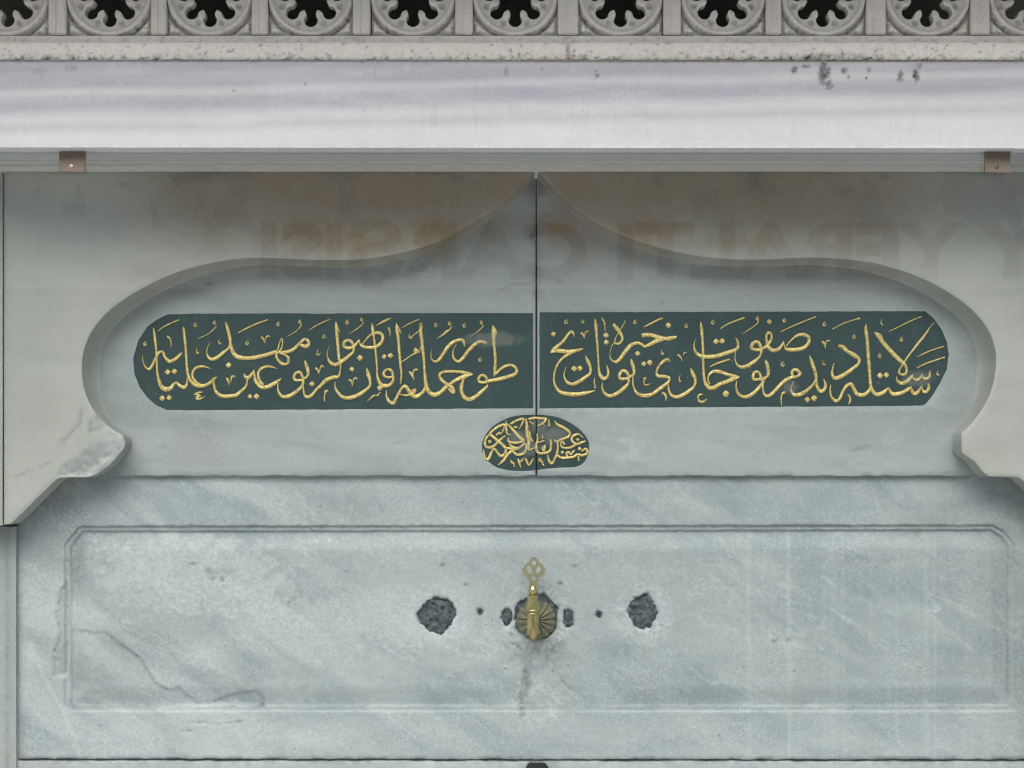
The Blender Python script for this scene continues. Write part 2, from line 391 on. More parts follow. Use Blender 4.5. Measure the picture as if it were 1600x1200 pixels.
def slab_h(X, Y):
    h = (fbm(X / 120, Y / 120, 3) - 0.5) * 0.002
    for c in ([(960, 480), (1000, 470), (1040, 455), (1060, 452)], [(700, 452), (765, 440), (800, 446)]):
        pass
    return h
def slab_a(X, Y):
    d = 0.0
    # grime gathered in the apex and along the central joint
    d = d + 0.75 * blob(X, Y, 838, 292, 26, 26, 4, 0.5) + 0.65 * blob(X, Y, 834, 368, 7, 12, 5, 0.8)
    d = d + 0.35 * np.exp(-np.abs(X - APX) / 2.5) + 0.25 * np.exp(-np.abs(X - APX) / 14) * (fbm(X / 25, Y / 25, 8) > 0.55)
    d = d + 0.4 * sst(9, 0, np.abs(Y - 742)) * fbm(X / 12, Y / 6, 9) * (fbm(X / 60, Y / 60, 12) > 0.45)
    d = d + 0.5 * np.exp(-dseg(X, Y, [(778, 455), (800, 445), (836, 441)]) / 1.3)
    d = d + 0.5 * np.exp(-dseg(X, Y, [(1330, 703), (1352, 698), (1360, 697)]) / 1.6)
    for (x, y) in ((325, 443), (183, 483), (330, 444), (255, 698), (1033, 472)): d = d + 0.6 * np.exp(-np.hypot((X - x) / 3.5, (Y - y) / 1.8))
    p = 0.28 * sst(40, 0, np.abs(Y - 700)) * fbm(X / 70, Y / 30, 15) + 0.5 * blob(X, Y, 990, 700, 55, 40, 11, .5) * sst(.35, .6, fbm(X / 22, Y / 22, 17))
    for L in ([(985, 675), (1020, 700), (1045, 742)], [(1380, 690), (1440, 640), (1475, 610)], [(1290, 740), (1350, 715), (1460, 660)]):
        p = p + 0.35 * np.exp(-dseg(X + 16 * (fbm(X / 30, Y / 30, 203) - .5), Y, L) / 4) * sst(.35, .6, fbm(X / 14, Y / 14, 204))
    p = p + 0.6 * np.exp(-np.abs(Y - 640) / 2.0) * (X > 262) * (X < 1442) * (fbm(X / 8, Y / 8, 19) > 0.5)  # light rim along the recessed panels' lower edge, painted pale
    b = 0.75 * sst(480, 330, Y) * sst(.3, .7, fbm(X / 90, Y / 60, 21)) + 0.4 * blob(X, Y, 868, 355, 42, 18, 22, .6) + 0.22 * blob(X, Y, 310, 700, 60, 40, 23, .5)  # brown stain, also painted to darken the panel's shaded top
    v = 0.55 * sst(0.45, 0.7, fbm((X + Y * 2.5) / 300, (Y - X * .18) / 34, 25)) + 0.5 * blob(X, Y, 1500, 600, 60, 90, 26, .4)
    v2 = fbm((X - Y * 2) / 300, (Y + X * .22) / 50, 310); v = v + .6 * np.exp(-((v2 - .5) / .008) ** 2) * sst(.45, .6, fbm(X / 110, Y / 90, 311))
    return A4(X, d, p, b, v)
bot = lambda x0, x1, sd: resample([(x1, 743), (x0, 743)], 5, 2.4, sd, False)
for side in (0, 1):
    x0, x1 = (-60, APX - 1.3) if side == 0 else (APX + 1.3, 1660)
    ol = [(x0, 262), (x1, 262), (x1, 743)] + bot(x0, x1, 31 + side)[1:] + [(x0, 743)]
    cart = left_cart if side == 0 else right_cart
    cart_r = resample(cart, 6, 0.8, 40 + side)
    ovh = clip_x(oval, APX, side == 0)
    # the half oval is cut into this slab's edge: follow it in the outline
    ov = [p for p in ovh if abs(p[0] - APX) > 0.01]; ys_ = sorted([p[1] for p in ovh if abs(p[0] - APX) <= 0.01])
    if side == 0:
        body = sorted_ = None
        # order: from top joint point round the left to the bottom joint point
        i0 = max(range(len(ovh)), key=lambda i: -ovh[i][1] if abs(ovh[i][0] - APX) < 0.01 else -1e9)
        seq = ovh[i0:] + ovh[:i0]
        if abs(seq[1][0] - APX) < 0.01: seq = [seq[0]] + seq[1:][::-1]
        seq = [(min(p[0], x1), p[1]) for p in seq]
        ol = [(x0, 262), (x1, 262)] + seq + [(x1, 743)] + bot(x0, x1, 31)[1:] + [(x0, 743)]
    else:
        i0 = max(range(len(ovh)), key=lambda i: ovh[i][1] if abs(ovh[i][0] - APX) < 0.01 else -1e9)
        seq = ovh[i0:] + ovh[:i0]
        if abs(seq[1][0] - APX) < 0.01: seq = [seq[0]] + seq[1:][::-1]
        seq = [(max(p[0], x0), p[1]) for p in seq]
        ol = [(x0, 262), (x1, 262), (x1, 743)] + bot(x0, x1, 32)[1:] + [(x0, 743)] + seq
    sl = sheet('inscription_slab', ol, [cart_r], 3.6, 0.0, 0.0165, M['panel'], fountain, slab_h, slab_a, bevel=0.001)
    sl['label'] = 'left inscription slab' if side == 0 else 'right inscription slab'

cart_objs = []
for side, c_ in ((0, left_cart), (1, right_cart)):
    o = sheet('green_cartouche', c_, [], 12, 0.0016, 0.006, M['green'], fountain, None, None, bevel=0.0)
    o['label'] = ('left' if side == 0 else 'right') + ' green painted panel with gold writing'; cart_objs.append(o)
ovo = sheet('oval_cartouche', clip_x(oval, APX - 1.2, True), [], 6, 0.0016, 0.006, M['green'], fountain, None, None, bevel=0.0)
ovo2 = sheet('oval_cartouche', clip_x(oval, APX + 1.2, False), [], 6, 0.0016, 0.006, M['green'], fountain, None, None, bevel=0.0)
ovo['label'] = 'left half of the small green oval with gold writing'; ovo2['label'] = 'right half of the small green oval with gold writing'
box('joint_mortar', *[W(APX - 1.6, 0, 0)[0], W(APX + 1.6, 0, 0)[0]], 0.0075, 0.012, W(0, 743, 0)[1], W(0, 262, 0)[1], M['black'], fountain)

# ---- spandrels
left_arch = [(838, 266), (829, 274), (815, 290), (802, 304), (780, 322), (755, 339), (725, 357), (690, 375), (650, 389), (600, 400), (560, 405), (520, 406), (480, 405), (430, 403), (390, 403), (350, 407), (300, 418), (250, 436), (200, 463), (168, 487), (147, 511), (134, 536), (128, 562), (128, 590), (134, 617), (147, 643), (165, 664), (182, 676), (192, 680)]
right_arch = [(839, 266), (848, 276), (870, 301), (905, 331), (940, 352), (980, 370), (1020, 384), (1060, 394), (1100, 401), (1150, 405), (1200, 405), (1260, 402), (1310, 404), (1360, 410), (1400, 420), (1440, 434), (1480, 455), (1515, 480), (1538, 505), (1551, 530), (1557, 557), (1555, 584), (1549, 610), (1537, 636), (1520, 660), (1510, 670), (1503, 676)]
la = [tuple(p) for p in catmull(left_arch, 6)]
ra = [tuple(p) for p in catmull(right_arch, 6)]
left_ol = [(6, 262), (836, 262)] + la + [(193, 690), (191, 700), (184, 709), (176, 718), (168, 727), (158, 734), (147, 741), (136, 745)] + resample([(136, 745), (92, 745.5)], 7, 0.8, 3, False)[1:] + [(92, 746), (84, 752)] + resample([(84, 752), (20, 815)], 7, 0.8, 4, False)[1:] + [(18, 817), (12, 819), (6, 819)]
right_ol = [(841, 262), (1690, 262), (1690, 819), (1665, 815), (1596, 748), (1590, 745), (1546, 744), (1535, 736), (1524, 721), (1510, 712), (1503, 706)] + ra[::-1]
flake = [(142, 655), (139, 672), (144, 690), (138, 700), (126, 703), (124, 712), (96, 728), (88, 745), (150, 745), (192, 706), (196, 684), (178, 668), (158, 650)]
ridge = [(190, 699), (178, 702), (170, 711), (154, 716), (148, 726), (140, 728), (128, 722)]
def sp_h(X, Y):
    h = (fbm(X / 150, Y / 150, 61) - 0.5) * 0.003
    ins = inside(X, Y, flake); d = dseg(X, Y, flake[:8], False)
    h = h - np.where(ins, sst(0, 26, d) * 0.010 + 0.0025 * sst(0, 3, d), 0)
    h = h + np.where(ins, (fbm(X / 11, Y / 8, 62) - 0.5) * 0.006, 0)
    low = np.where(ins & (Y > np.interp(X, [p[0] for p in ridge[::-1]], [p[1] for p in ridge[::-1]])), 1, 0) * (X > 128)
    h = h + low * 0.003
    dd = dseg(X, Y, ridge); h = h - np.where(ins, 0.003 * np.exp(-(dd / 2.0) ** 2), 0)
    cr = dseg(X, Y, [(128, 638), (125, 660), (112, 677), (93, 696)]); h = h - 0.0022 * np.exp(-(cr / 1.8) ** 2)
    return h
def sp_a(X, Y):
    top = sst(470, 290, Y)
    mid = sst(140, 330, X) * sst(1560, 1300, X)
    b = (0.72 + 0.5 * fbm(X / 110, Y / 70, 64)) * top * mid  # brown stain plus shade and reflection under the lintel, painted as colour
    rust = np.zeros(X.shape)
    for (x, y, rx, ry, a) in ((700, 370, 110, 34, .6), (560, 385, 140, 30, .5), (790, 285, 50, 24, .7), (470, 365, 80, 35, .45), (1010, 365, 70, 34, .45), (1150, 380, 90, 20, .35), (1200, 280, 60, 20, .25), (240, 430, 90, 26, .35), (900, 300, 40, 30, .25)):
        rust = np.maximum(rust, a * blob(X, Y, x, y, rx, ry, int(x), .45))
    b = b + rust * 0.9 + 0.12 * blob(X, Y, 1550, 700, 40, 30, 5, .4) + 0.1 * blob(X, Y, 70, 640, 60, 60, 6, .4)
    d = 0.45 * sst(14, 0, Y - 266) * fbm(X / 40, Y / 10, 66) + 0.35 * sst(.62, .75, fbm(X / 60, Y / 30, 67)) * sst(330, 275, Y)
    for L in ([(128, 638), (125, 660), (112, 677), (93, 696)], [(142, 655), (139, 668), (141, 675)], ridge):
        d = d + 0.5 * np.exp(-dseg(X, Y, L) / 1.4)
    d = d + 0.35 * np.exp(-dseg(X, Y, [(10, 752), (40, 738), (80, 722)]) / 1.2) * (fbm(X / 5, Y / 5, 3) > .5)
    d = d + 0.18 * (fbm(X / 90, Y / 140, 68) > 0.62)*top
    d = d + 0.2 * np.exp(-np.abs(X - 8) / 3)
    for x in (60, 141, 218): d = d + 0.10 * np.exp(-np.abs(X - x) / 1.2) * sst(560, 380, Y)  # faint seams of the reflected facade, painted as dark lines
    p = 0.35 * inside(X, Y, flake) + 0.25 * np.exp(-dseg(X, Y, (left_arch if X.mean() < 800 else right_arch)[8:]) / 6)
    v = 0.5 * sst(.5, .7, fbm(X / 180, Y / 260, 69)) + 0.6 * inside(X, Y, flake)
    return A4(X, d, p, b, v)
def splay(arch):
    A_ = [Vector(p[:2]) for p in arch]
    def f(x, y):
        best = (1e9, 0)
        for i in range(1, len(A_) - 1):
            d = (A_[i] - Vector((x, y))).length
            if d < best[0]: best = (d, i)
        if best[0] > 3: return (0, 0)
        i = best[1]; t = (A_[i + 1] - A_[i - 1]).normalized(); n_ = Vector((t.y, -t.x))
        if n_.dot(Vector((838, 600)) - A_[i]) < 0: n_ = -n_
        L_ = len(A_); w = min(1, (L_ - 2 - i) / 14, max(0, i - 12) / 40) * (4 + 11 * abs(n_.x))
        return (n_.x * w, n_.y * w)
    return f
o = sheet('spandrel_slab', left_ol, [], 4.0, Y_SP, -0.0005, M['spandrel'], fountain, sp_h, sp_a, bevel=0.0022, backfn=splay(la)); o['label'] = 'left spandrel slab with a chipped lower lobe'
o = sheet('spandrel_slab', right_ol, [], 4.0, Y_SP, -0.0005, M['spandrel'], fountain, sp_h, sp_a, bevel=0.0022, backfn=splay(ra)); o['label'] = 'right spandrel slab with an intact lower lobe'

# ---- lower slab with its recessed field
field = [(124, 822), (1552, 820), (1572, 832), (1586, 850), (1588, 1112), (106, 1112), (100, 1100), (100, 850)]
field_in = [(128, 829), (1549, 827), (1566, 838), (1576, 853), (1576, 1104), (112, 1104), (109, 1098), (109, 853)]
holes_c = [(683, 962, 28, 27, 'mortar'), (1005, 957, 24, 26, 'mortar'), (792, 964, 8, 13, 'mortar'), (888, 966, 9, 13, 'mortar')]
chip1 = [(96, 918), (104, 905), (108, 950), (104, 1055), (82, 1058), (84, 1015), (92, 990), (86, 960)]
chip2 = [(135, 985), (165, 988), (195, 1010), (215, 1025), (232, 1050), (243, 1068), (262, 1077), (280, 1073), (290, 1083), (310, 1100), (409, 1103), (409, 1085), (400, 1080), (382, 1078), (350, 1090), (300, 1105), (112, 1104), (110, 985)]
def inset(poly, d):
    out = []; n = len(poly); A = sum(poly[i][0] * poly[(i + 1) % n][1] - poly[(i + 1) % n][0] * poly[i][1] for i in range(n))
    sg = 1 if A > 0 else -1
    for i in range(n):
        p, a, b = poly[i], poly[i - 1], poly[(i + 1) % n]
        e1 = Vector((p[0] - a[0], p[1] - a[1])).normalized(); e2 = Vector((b[0] - p[0], b[1] - p[1])).normalized()
        n1 = Vector((-e1.y, e1.x)) * sg; n2 = Vector((-e2.y, e2.x)) * sg; m_ = (n1 + n2); m_ = m_ / max(m_.length_squared, .3) * 2
        out.append((p[0] + m_.x * d, p[1] + m_.y * d))
    return out
field = resample(field, 9, 1.1, 171); field_in = resample(field_in, 9, 1.0, 172)
def low_h(X, Y):
    fi = inside(X, Y, field); fn = inside(X, Y, field_in)
    d_in = dseg(X, Y, field_in, True); d_o = dseg(X, Y, field, True)
    fade = 1 - 0.85 * np.exp(-((X - 880) / 120) ** 2) * sst(1020, 1085, Y)
    h = np.where(fi, -0.0048 * np.clip(d_o / 1.3, 0, 1), 0) * fade
    h = h + np.where(fn, (-0.0050 * np.clip(d_in / 1.4, 0, 1) + 0.0075 * sst(3, 34, d_in)), 0) * fade
    h = h + (fbm(X / 160, Y / 160, 71) - 0.5) * 0.004 + (fbm(X / 18, Y / 14, 72) - 0.5) * 0.0012
    for P_, dp, nn in ((chip1, 0.006, 4), (chip2, 0.003, 12)):
        ins = inside(X, Y, P_); d = dseg(X, Y, P_[:nn]); h = h - np.where(ins, dp * sst(0, 2.5, d) * np.exp(-d / 40) + 0.002 * (fbm(X / 7, Y / 7, 73) - .5), 0)
    for (cx, cy, rx, ry, _) in holes_c + [(838, 964, 33, 34, 0)]:
        r = np.hypot((X - cx) / rx, (Y - cy) / ry) + (fbm(X / 10, Y / 10, 74) - .5) * .5
        h = h - 0.014 * sst(1.05, .97, r) - 0.0018 * sst(1.6, 1.0, r) * fbm(X / 5, Y / 5, 75)
    for (cx, cy, r_) in ((750, 955, 4), (936, 960, 4.5)):
        h = h - 0.008 * sst(r_ + 1.5, r_ - 1, np.hypot(X - cx, Y - cy))
    for L in ([(861, 1047), (872, 1054), (880, 1066), (884, 1072), (905, 1088)], [(295, 1129), (318, 1129), (340, 1132), (380, 1127)], [(285, 1143), (300, 1142)], [(150, 1135), (165, 1137)], [(822, 1040), (818, 1075), (815, 1110), (816, 1135)], [(445, 942), (470, 925)]):
        h = h - 0.0016 * np.exp(-(dseg(X, Y, L) / 1.6) ** 2)
    edge = sst(1187, 1181, Y)
    h = h - 0.003 * (1 - edge) * (fbm(X / 14, Y / 14, 76) > .5)
    return h
def low_a(X, Y):
    d_in = dseg(X, Y, field_in, True); d_o = dseg(X, Y, field, True)
    Xo, Yo = X, Y; wx_ = 7 * (fbm(X / 16, Y / 16, 201) - .5); wy_ = 7 * (fbm(X / 16, Y / 16, 202) - .5); X = X + wx_; Y = Y + wy_
    nz = fbm(X / 20, Y / 20, 80)
    d = 0.45 * np.exp(-(np.abs(d_o) / 1.6) ** 2) * (Y < 830) * sst(.25, .6, nz) + 0.3 * np.exp(-(d_in / 1.8) ** 2) * sst(.35, .6, nz) * ((Y > 1095) | (X > 1500))  # shadow lines of the field's step, painted dark along its edges
    d = d + 0.5 * blob(X, Y, 838, 1012, 56, 40, 81, .7) + 0.45 * blob(X, Y, 838, 968, 44, 44, 82, .4) * sst(.45, .6, fbm(X / 4, Y / 4, 83))
    d = d + 0.5 * sst(0, .6, blob(X, Y, 823, 1066, 9, 26, 84, .6)) + 0.5 * sst(0, .6, blob(X, Y, 815, 1105, 6, 28, 85, .6)) + 0.35 * blob(X, Y, 335, 895, 26, 9, 86, .9)
    for (cx, cy) in ((325, 890), (333, 904), (346, 905), (301, 880), (750, 955), (936, 960), (692, 883), (875, 910), (1210, 1002), (1232, 1000), (897, 885), (727, 912)):
        d = d + 0.9 * np.exp(-np.hypot((X - cx) / 3.6, (Y - cy) / 2.6) ** 2)
    for L in ([(861, 1047), (872, 1054), (880, 1066), (884, 1072), (905, 1088)], [(295, 1129), (318, 1129), (340, 1132), (380, 1127)], [(285, 1143), (300, 1142)], [(448, 942), (470, 928)], [(800, 1003), (815, 1014)], chip2[1:8], chip2[10:13]):
        d = d + 0.55 * np.exp(-(dseg(X, Y, L) / 1.1) ** 2) * sst(.3, .6, fbm(X / 9, Y / 9, 87))
    X, Y = Xo, Yo
    d = d + 0.5 * sst(4, 0, np.abs(Y - 1187)) * sst(.3, .6, fbm(X / 9, Y / 9, 88))
    p = np.zeros(X.shape)
    for (cx, cy, r) in ((683, 962, 36), (1005, 957, 34), (838, 966, 44), (838, 1100, 30)):
        rr = np.hypot(X - cx, Y - cy); p = p + 0.8 * np.exp(-((rr - r) / 13) ** 2) * sst(.43, .60, fbm(X / 3.2, Y / 3.2, 89 + r))
    for (x, w, a) in ((1170, 3, .55), (1233, 3.2, .75), (1288, 2, .3), (1302, 9, .35), (1318, 2, .3), (1402, 2, .4), (1447, 4, .5), (1461, 2, .5), (1515, 12, .3), (1545, 5, .3), (1043, 3, .2)):
        p = p + a * np.exp(-(np.abs(X - x + 2 * (vn(Y / 60, Y * 0, 90) - .5)) / w) ** 2) * (0.35 + 0.8 * fbm(X / 2.5, Y / 26, 91)) * sst(775, 860, Y) * 0.8
    p = p + 0.7 * np.exp(-(dseg(X, Y, [(48, 1008), (70, 1060), (98, 1110), (118, 1160), (124, 1185)]) / 3.5) ** 2) * .7
    p = p + 0.5 * blob(X, Y, 46, 1015, 14, 20, 92, .3)
    vv = fbm((X + Y * .8) / 330, (Y - .7 * X) / 70, 301); v2 = fbm((X + Y * .6) / 260, (Y - .5 * X) / 46, 302)
    p = p + 0.55 * np.exp(-((vv - .5) / .010) ** 2) * sst(.42, .6, fbm(X / 120, Y / 120, 303)) + 0.35 * np.exp(-((v2 - .47) / .007) ** 2) * sst(.5, .62, fbm(X / 90, Y / 90, 304))
    p = p + 0.65 * sst(.47, .68, fbm((X + Y) / 290, (Y - .75 * X) / 80, 93)) * sst(860, 380, X) + 0.30 * np.exp(-((X - 620) / 380) ** 2 - ((Y - 900) / 110) ** 2) + 0.25 * sst(.5, .75, fbm(X / 110, Y / 60, 94))
    p = p + 0.55 * sst(.1, .4, blob(X, Y, 300, 900, 190, 75, 320, .5)) + 0.3 * sst(.1, .4, blob(X, Y, 610, 960, 160, 60, 321, .5))
    p = p + 0.6 * blob(X, Y, 470, 1150, 130, 26, 95, .5) + 0.5 * np.exp(-np.abs(Y - 1112) / 2) * (X > 900) * (X < 1585) * .35 + 0.4*np.exp(-np.abs(Y-825)/2)*(X>600)*sst(.4,.6,fbm(X/30,Y/30,96))  # pale patch low down; lit frame edges painted as pale lines
    p = p + 0.35 * (fbm(X / 2.2, Y / 2.2, 97) > .66) * sst(.4, .6, fbm(X / 60, Y / 60, 98))
    v = 0.6 * sst(.50, .70, fbm((X + Y * .9) / 260, (Y - .72 * X) / 38, 205)) + 0.8 * blob(X, Y, 120, 880, 26, 80, 206, .35) + 0.6 * np.exp(-((d_in - 5) / 7) ** 2) * inside(X, Y, field_in) * sst(.3, .6, fbm(X / 50, Y / 50, 207)) + 0.4 * sst(.5, .7, fbm(X / 170, Y / 90, 208))  # grey veins, plus shading along the field's rim painted in
    b = 0.16 * blob(X, Y, 840, 1012, 26, 18, 99, .5) + 0.12 * blob(X, Y, 85, 780, 60, 40, 100, .4) + 0.10 * sst(.6, .8, fbm(X / 90, Y / 90, 101)) + .35 * blob(X, Y, 34, 1170, 14, 30, 102, .4)
    v = v + 0.7 * np.exp(-((v2 - .53) / .008) ** 2) * sst(.46, .6, fbm(X / 100, Y / 100, 305))
    # cooler, greyer zones: fresh breaks at the field's left edge, darker towards the right border
    g = 0.55 * blob(X, Y, 122, 880, 22, 80, 103, .3) + 0.6 * inside(X, Y, chip1) + 0.35 * inside(X, Y, chip2) + 0.4 * blob(X, Y, 400, 1155, 60, 40, 104, .5) + 0.25 * sst(1400, 1600, X)
    d = d + g * 0.30
    return A4(X, d, p, b, v)
low_ol = [(26, 735), (1690, 735)] + [(1690, 1187)] + resample([(1690, 1187), (26, 1185.5)], 6, 1.6, 51, False)[1:] + [(26, 1185.5)]
sheet('lower_slab', low_ol, [], 3.0, Y_LOW, 0.10, M['lower'], fountain, low_h, low_a, bevel=0.002, creases=[field, inset(field, 1.4), field_in, inset(field_in, 1.5)])
# bottom stone with its outlet
outlet = [(840 + 24 * math.cos(a) * (1 + .10 * math.sin(3 * a + 1)), 1216 + 26 * math.sin(a) * (1 + .08 * math.sin(5 * a))) for a in np.linspace(0, 2 * math.pi, 26)[:-1]]
def bot_a(X, Y):
    d = 0.4 * sst(4, 0, np.abs(Y - 1190)) * sst(.4, .6, fbm(X / 9, Y / 9, 110)) + 0.8 * blob(X, Y, 840, 1210, 38, 36, 111, .3) + .3 * sst(30, 0, np.abs(X - 1600)) * sst(.4, .6, fbm(X / 20, Y / 20, 112))
    b = .5 * blob(X, Y, 60, 1196, 50, 12, 113, .4)
    return A4(X, d, .25 * sst(.4, .7, fbm(X / 80, Y / 50, 114)), b, 0)
sheet('base_slab', resample([(-90, 1189.5), (1690, 1190.5)], 7, 1.6, 53, False) + [(1690, 1190.5), (1690, 1480), (-90, 1480)], [outlet], 5.0, Y_LOW - 0.004, 0.12, M['lower'], fountain, None, bot_a, bevel=0.002)
x, z = W(840, 1216, 0.1)
box('outlet_recess', x - .05, x + .05, 0.121, 0.135, z - .05, z + .05, M['black'], fountain)
box('joint_mortar', W(GX0, 0, 0)[0], W(GX1, 0, 0)[0], 0.036, 0.09, W(0, 1194, 0)[1], W(0, 1183, 0)[1], M['black'], fountain)

# ---- jambs
def jamb_a(X, Y):
    return A4(X, .35 * np.exp(-np.abs(X - 12) / 3) * (Y > 822) + .1 * fbm(X / 20, Y / 60, 120), .25 * fbm(X / 8, Y / 120, 121), .35 * blob(X, Y, 16, 1180, 14, 40, 122, .3), .4 * fbm(X / 12, Y / 200, 123))
sheet('jamb_stone', [(-100, 262), (3.5, 262), (3.5, 821), (-100, 821)], [], 6, Y_SP + 0.004, 0.1, M['spandrel'], fountain, None, jamb_a, bevel=0.002)
sheet('jamb_stone', [(-100, 823), (24.5, 823), (24.5, 1480), (-100, 1480)], [], 6, -0.002, 0.1, M['panel'], fountain, None, jamb_a, bevel=0.002)
sheet('jamb_stone', [(1640, 823), (1760, 823), (1760, 1480), (1640, 1480)], [], 8, Y_SP + 0.008, 0.1, M['panel'], fountain, None, jamb_a, bevel=0.002)

# ---- lintel, its soffit and the small fascia under it
def lin_h(X, Y): return (fbm(X / 200, Y / 90, 130) - .5) * .003 - 0.0022 * blob(X, Y, 1093, 231, 18, 10, 2, .2) - .0014 * np.exp(-(np.abs(np.hypot((X - 1093) / 17, (Y - 231) / 11) - 1) * 9) ** 2)
def lin_a(X, Y):
    yy = Y + (X - 800) * 0.020 + 7 * (fbm(X / 420, Y / 400, 131) - .5) * 2 + 3 * (vn(X / 150, Y / 60, 132) - .5)
    prof_y = [95, 104, 112, 122, 128, 134, 140, 150, 157, 163, 172, 180, 186, 192, 200, 214, 222, 232]
    prof_v = [.75, .55, .70, .70, .30, .20, .65, .85, .80, .45, .12, .30, .50, .30, .05, .10, .16, .12]
    v = np.interp(yy, prof_y, prof_v)
    v = v * (0.7 + 0.9 * fbm(X / 260, Y / 14, 133)) + .25 * sst(.62, .74, fbm(X / 5, Y / 90, 137)) * sst(.5, .7, fbm(X / 120, Y / 40, 138)) + .12 * (fbm(X / 300, Y / 5, 134) - .5)
    d = .75 * sst(3, 0, np.abs(Y - 95)) * sst(.3, .55, fbm(X / 14, Y / 5, 135))  # joint dirt together with the shadow line at the top, painted dark
    # black lichen marks on the right
    for (x, y, rx, ry, a) in ((1240, 108, 6, 8, .8), (1258, 103, 8, 5, .8), (1287, 112, 9, 18, .9), (1295, 130, 8, 12, .7), (1320, 113, 6, 10, .8), (1326, 120, 4, 6, .7), (1357, 110, 3, 8, .8), (1353, 122, 3, 3, .9), (1407, 115, 5, 14, .7), (1432, 122, 5, 15, .95), (1432, 102, 8, 4, .6), (933, 119, 3, 5, .9), (951, 118, 3, 6, .9), (931, 110, 2, 2, .8), (365, 142, 2.5, 4, 1), (845, 106, 2, 3, .9), (478, 130, 2, 1.5, 1), (792, 112, 4, 12, .4), (60, 112, 18, 8, .18), (110, 108, 12, 8, .2)):
        d = d + a * sst(.25, .7, blob(X, Y, x, y, rx * 1.5, ry * 1.4, int(x), .75))
    b = .35 * sst(3, 0, np.abs(Y - 97)) * (X > 700)
    p = .9 * np.exp(-np.abs(Y - 229) / 1.2) + .25 * sst(.5, .8, fbm(X / 160, Y / 30, 136)) + .5 * np.exp(-np.hypot((X - 895) / 2.5, (Y - 108) / 5) ** 2)  # starts with the highlight on the lower edge, painted as a pale line
    p = p + .3 * np.exp(-np.abs(np.hypot((X - 1093) / 17, (Y - 231) / 11) - 1) * 9)
    return A4(X, d, p, b, v)
sheet('lintel', [(GX0, 95.5), (GX1, 95.5), (GX1, 230.5)] + resample([(GX1, 231.5), (GX0, 230)], 12, .6, 55, False)[1:] + [(GX0, 230)], [], 3.4, Y_LIN, Y_FASC + .002, M['lintel'], fountain, lin_h, lin_a, bevel=0.0015)
def soff(name, y0, y1, z0, z1, mat):
    x0, _ = W(GX0, 0, -.33); x1, _ = W(GX1, 0, -.33)
    return box(name, x0, x1, y0, y1, z0, z1, mat, fountain)
zl = W(0, 230.2, Y_LIN)[1]; zf1 = zl; zf0 = W(0, 261.5, Y_FASC)[1]
mold = soff('lintel_moulding', Y_FASC, 0.06, zf0, zf1 - 0.0005, M['frieze'])
soff('lintel_bead', -0.152, -0.143, zf1 - 0.0028, zf1 - 0.0004, M['frieze'])
soff('lintel_core', Y_FASC + 0.001, 0.10, zl, W(0, 95, Y_LIN)[1], M['core'])

# ---- pierced frieze
frieze = sheet('frieze_rail', resample([(GX0, 66), (GX1, 66)], 20, .3, 57, False) + [(GX1, 66), (GX1, 94.5), (GX0, 94.5)], [], 3.2, Y_RAIL, -.12, M['frieze'], fountain, None,
    lambda X, Y: A4(X, .85 * sst(14, 0, 94 - Y) * sst(.5, .62, fbm(X / 5, Y / 5, 140)) * sst(.3, .6, fbm(X / 90, Y * 0, 141) + .12 * (X > 550)) + .6 * sst(2.5, 0, 94.5 - Y) + .6 * sst(.70, .76, fbm(X / 4, Y / 4, 142)) + .5 * blob(X, Y, 1270, 90, 90, 9, 143, .9) + .8 * blob(X, Y, 887, 76, 5, 28, 144, .7),  # rail dirt, with the shadow line at its foot painted in
                    .3 * sst(.5, .7, fbm(X / 6, Y / 6, 145)), .9 * blob(X, Y, 889, 90, 10, 8, 146, .4) + .7 * blob(X, Y, 1075, 88, 8, 7, 147, .5) + .7 * blob(X, Y, 852, 91, 7, 5, 148, .5) + .5 * sst(3, 0, 94.5 - Y) * (X > 820) * (X < 1600) * (fbm(X / 20, Y * 0, 149) > .5), 0), bevel=0.002)
def sweep_soffit():
    pass
flower = []
for k in range(8):
    a0 = math.radians(90 + 45 * k)     # px space: 90 deg = down
    def R(x, y): return (x * math.cos(a0) - y * math.sin(a0), x * math.sin(a0) + y * math.cos(a0))
    t0 = math.radians(-22.5)
    flower.append(R(26.5 * math.cos(t0), 26.5 * math.sin(t0)))
    flower.append(R(30, -7.6)); flower.append(R(35, -8.2))
    for ph in np.linspace(-105, 105, 9):
        flower.append(R(40.5 + 11 * math.cos(math.radians(ph)), 11 * math.sin(math.radians(ph))))
    flower.append(R(35, 8.2)); flower.append(R(30, 7.6))
CH = 66
def cell_h(X, Y):
    r = np.hypot(X, Y); a = np.arctan2(Y, X)
    h = np.zeros(X.shape)
    out = r > 68
    # corner leaf
    q = np.minimum(CH - np.abs(X), CH - np.abs(Y)); dc = np.minimum(r - 68, q)
    h = h - np.where(out, 0.011 - 0.011 * sst(3, 7, np.minimum(r - 69, q + 1)), 0)
    h = h + 0.0035 * np.exp(-((r - 63) / 3.2) ** 2) - 0.006 * sst(60, 57, r)
    # petals' rims and dimples between the lobes
    k = np.mod(a - math.radians(22.5) + math.radians(22.5), math.radians(45)) - math.radians(22.5)
    dim = np.hypot(r - 50, r * k) / 6.0
    ang = np.mod(a, math.radians(45)) - math.radians(22.5)
    dim = np.hypot((r - 49) / 5.5, r * ang / 5.0)
    h = h - 0.0045 * sst(1.3, .5, dim)
    h = h - 0.003 * sst(67, 70, r) * sst(76, 72, r)
    return h + (fbm(X / 12, Y / 12, 150) - .5) * .0025
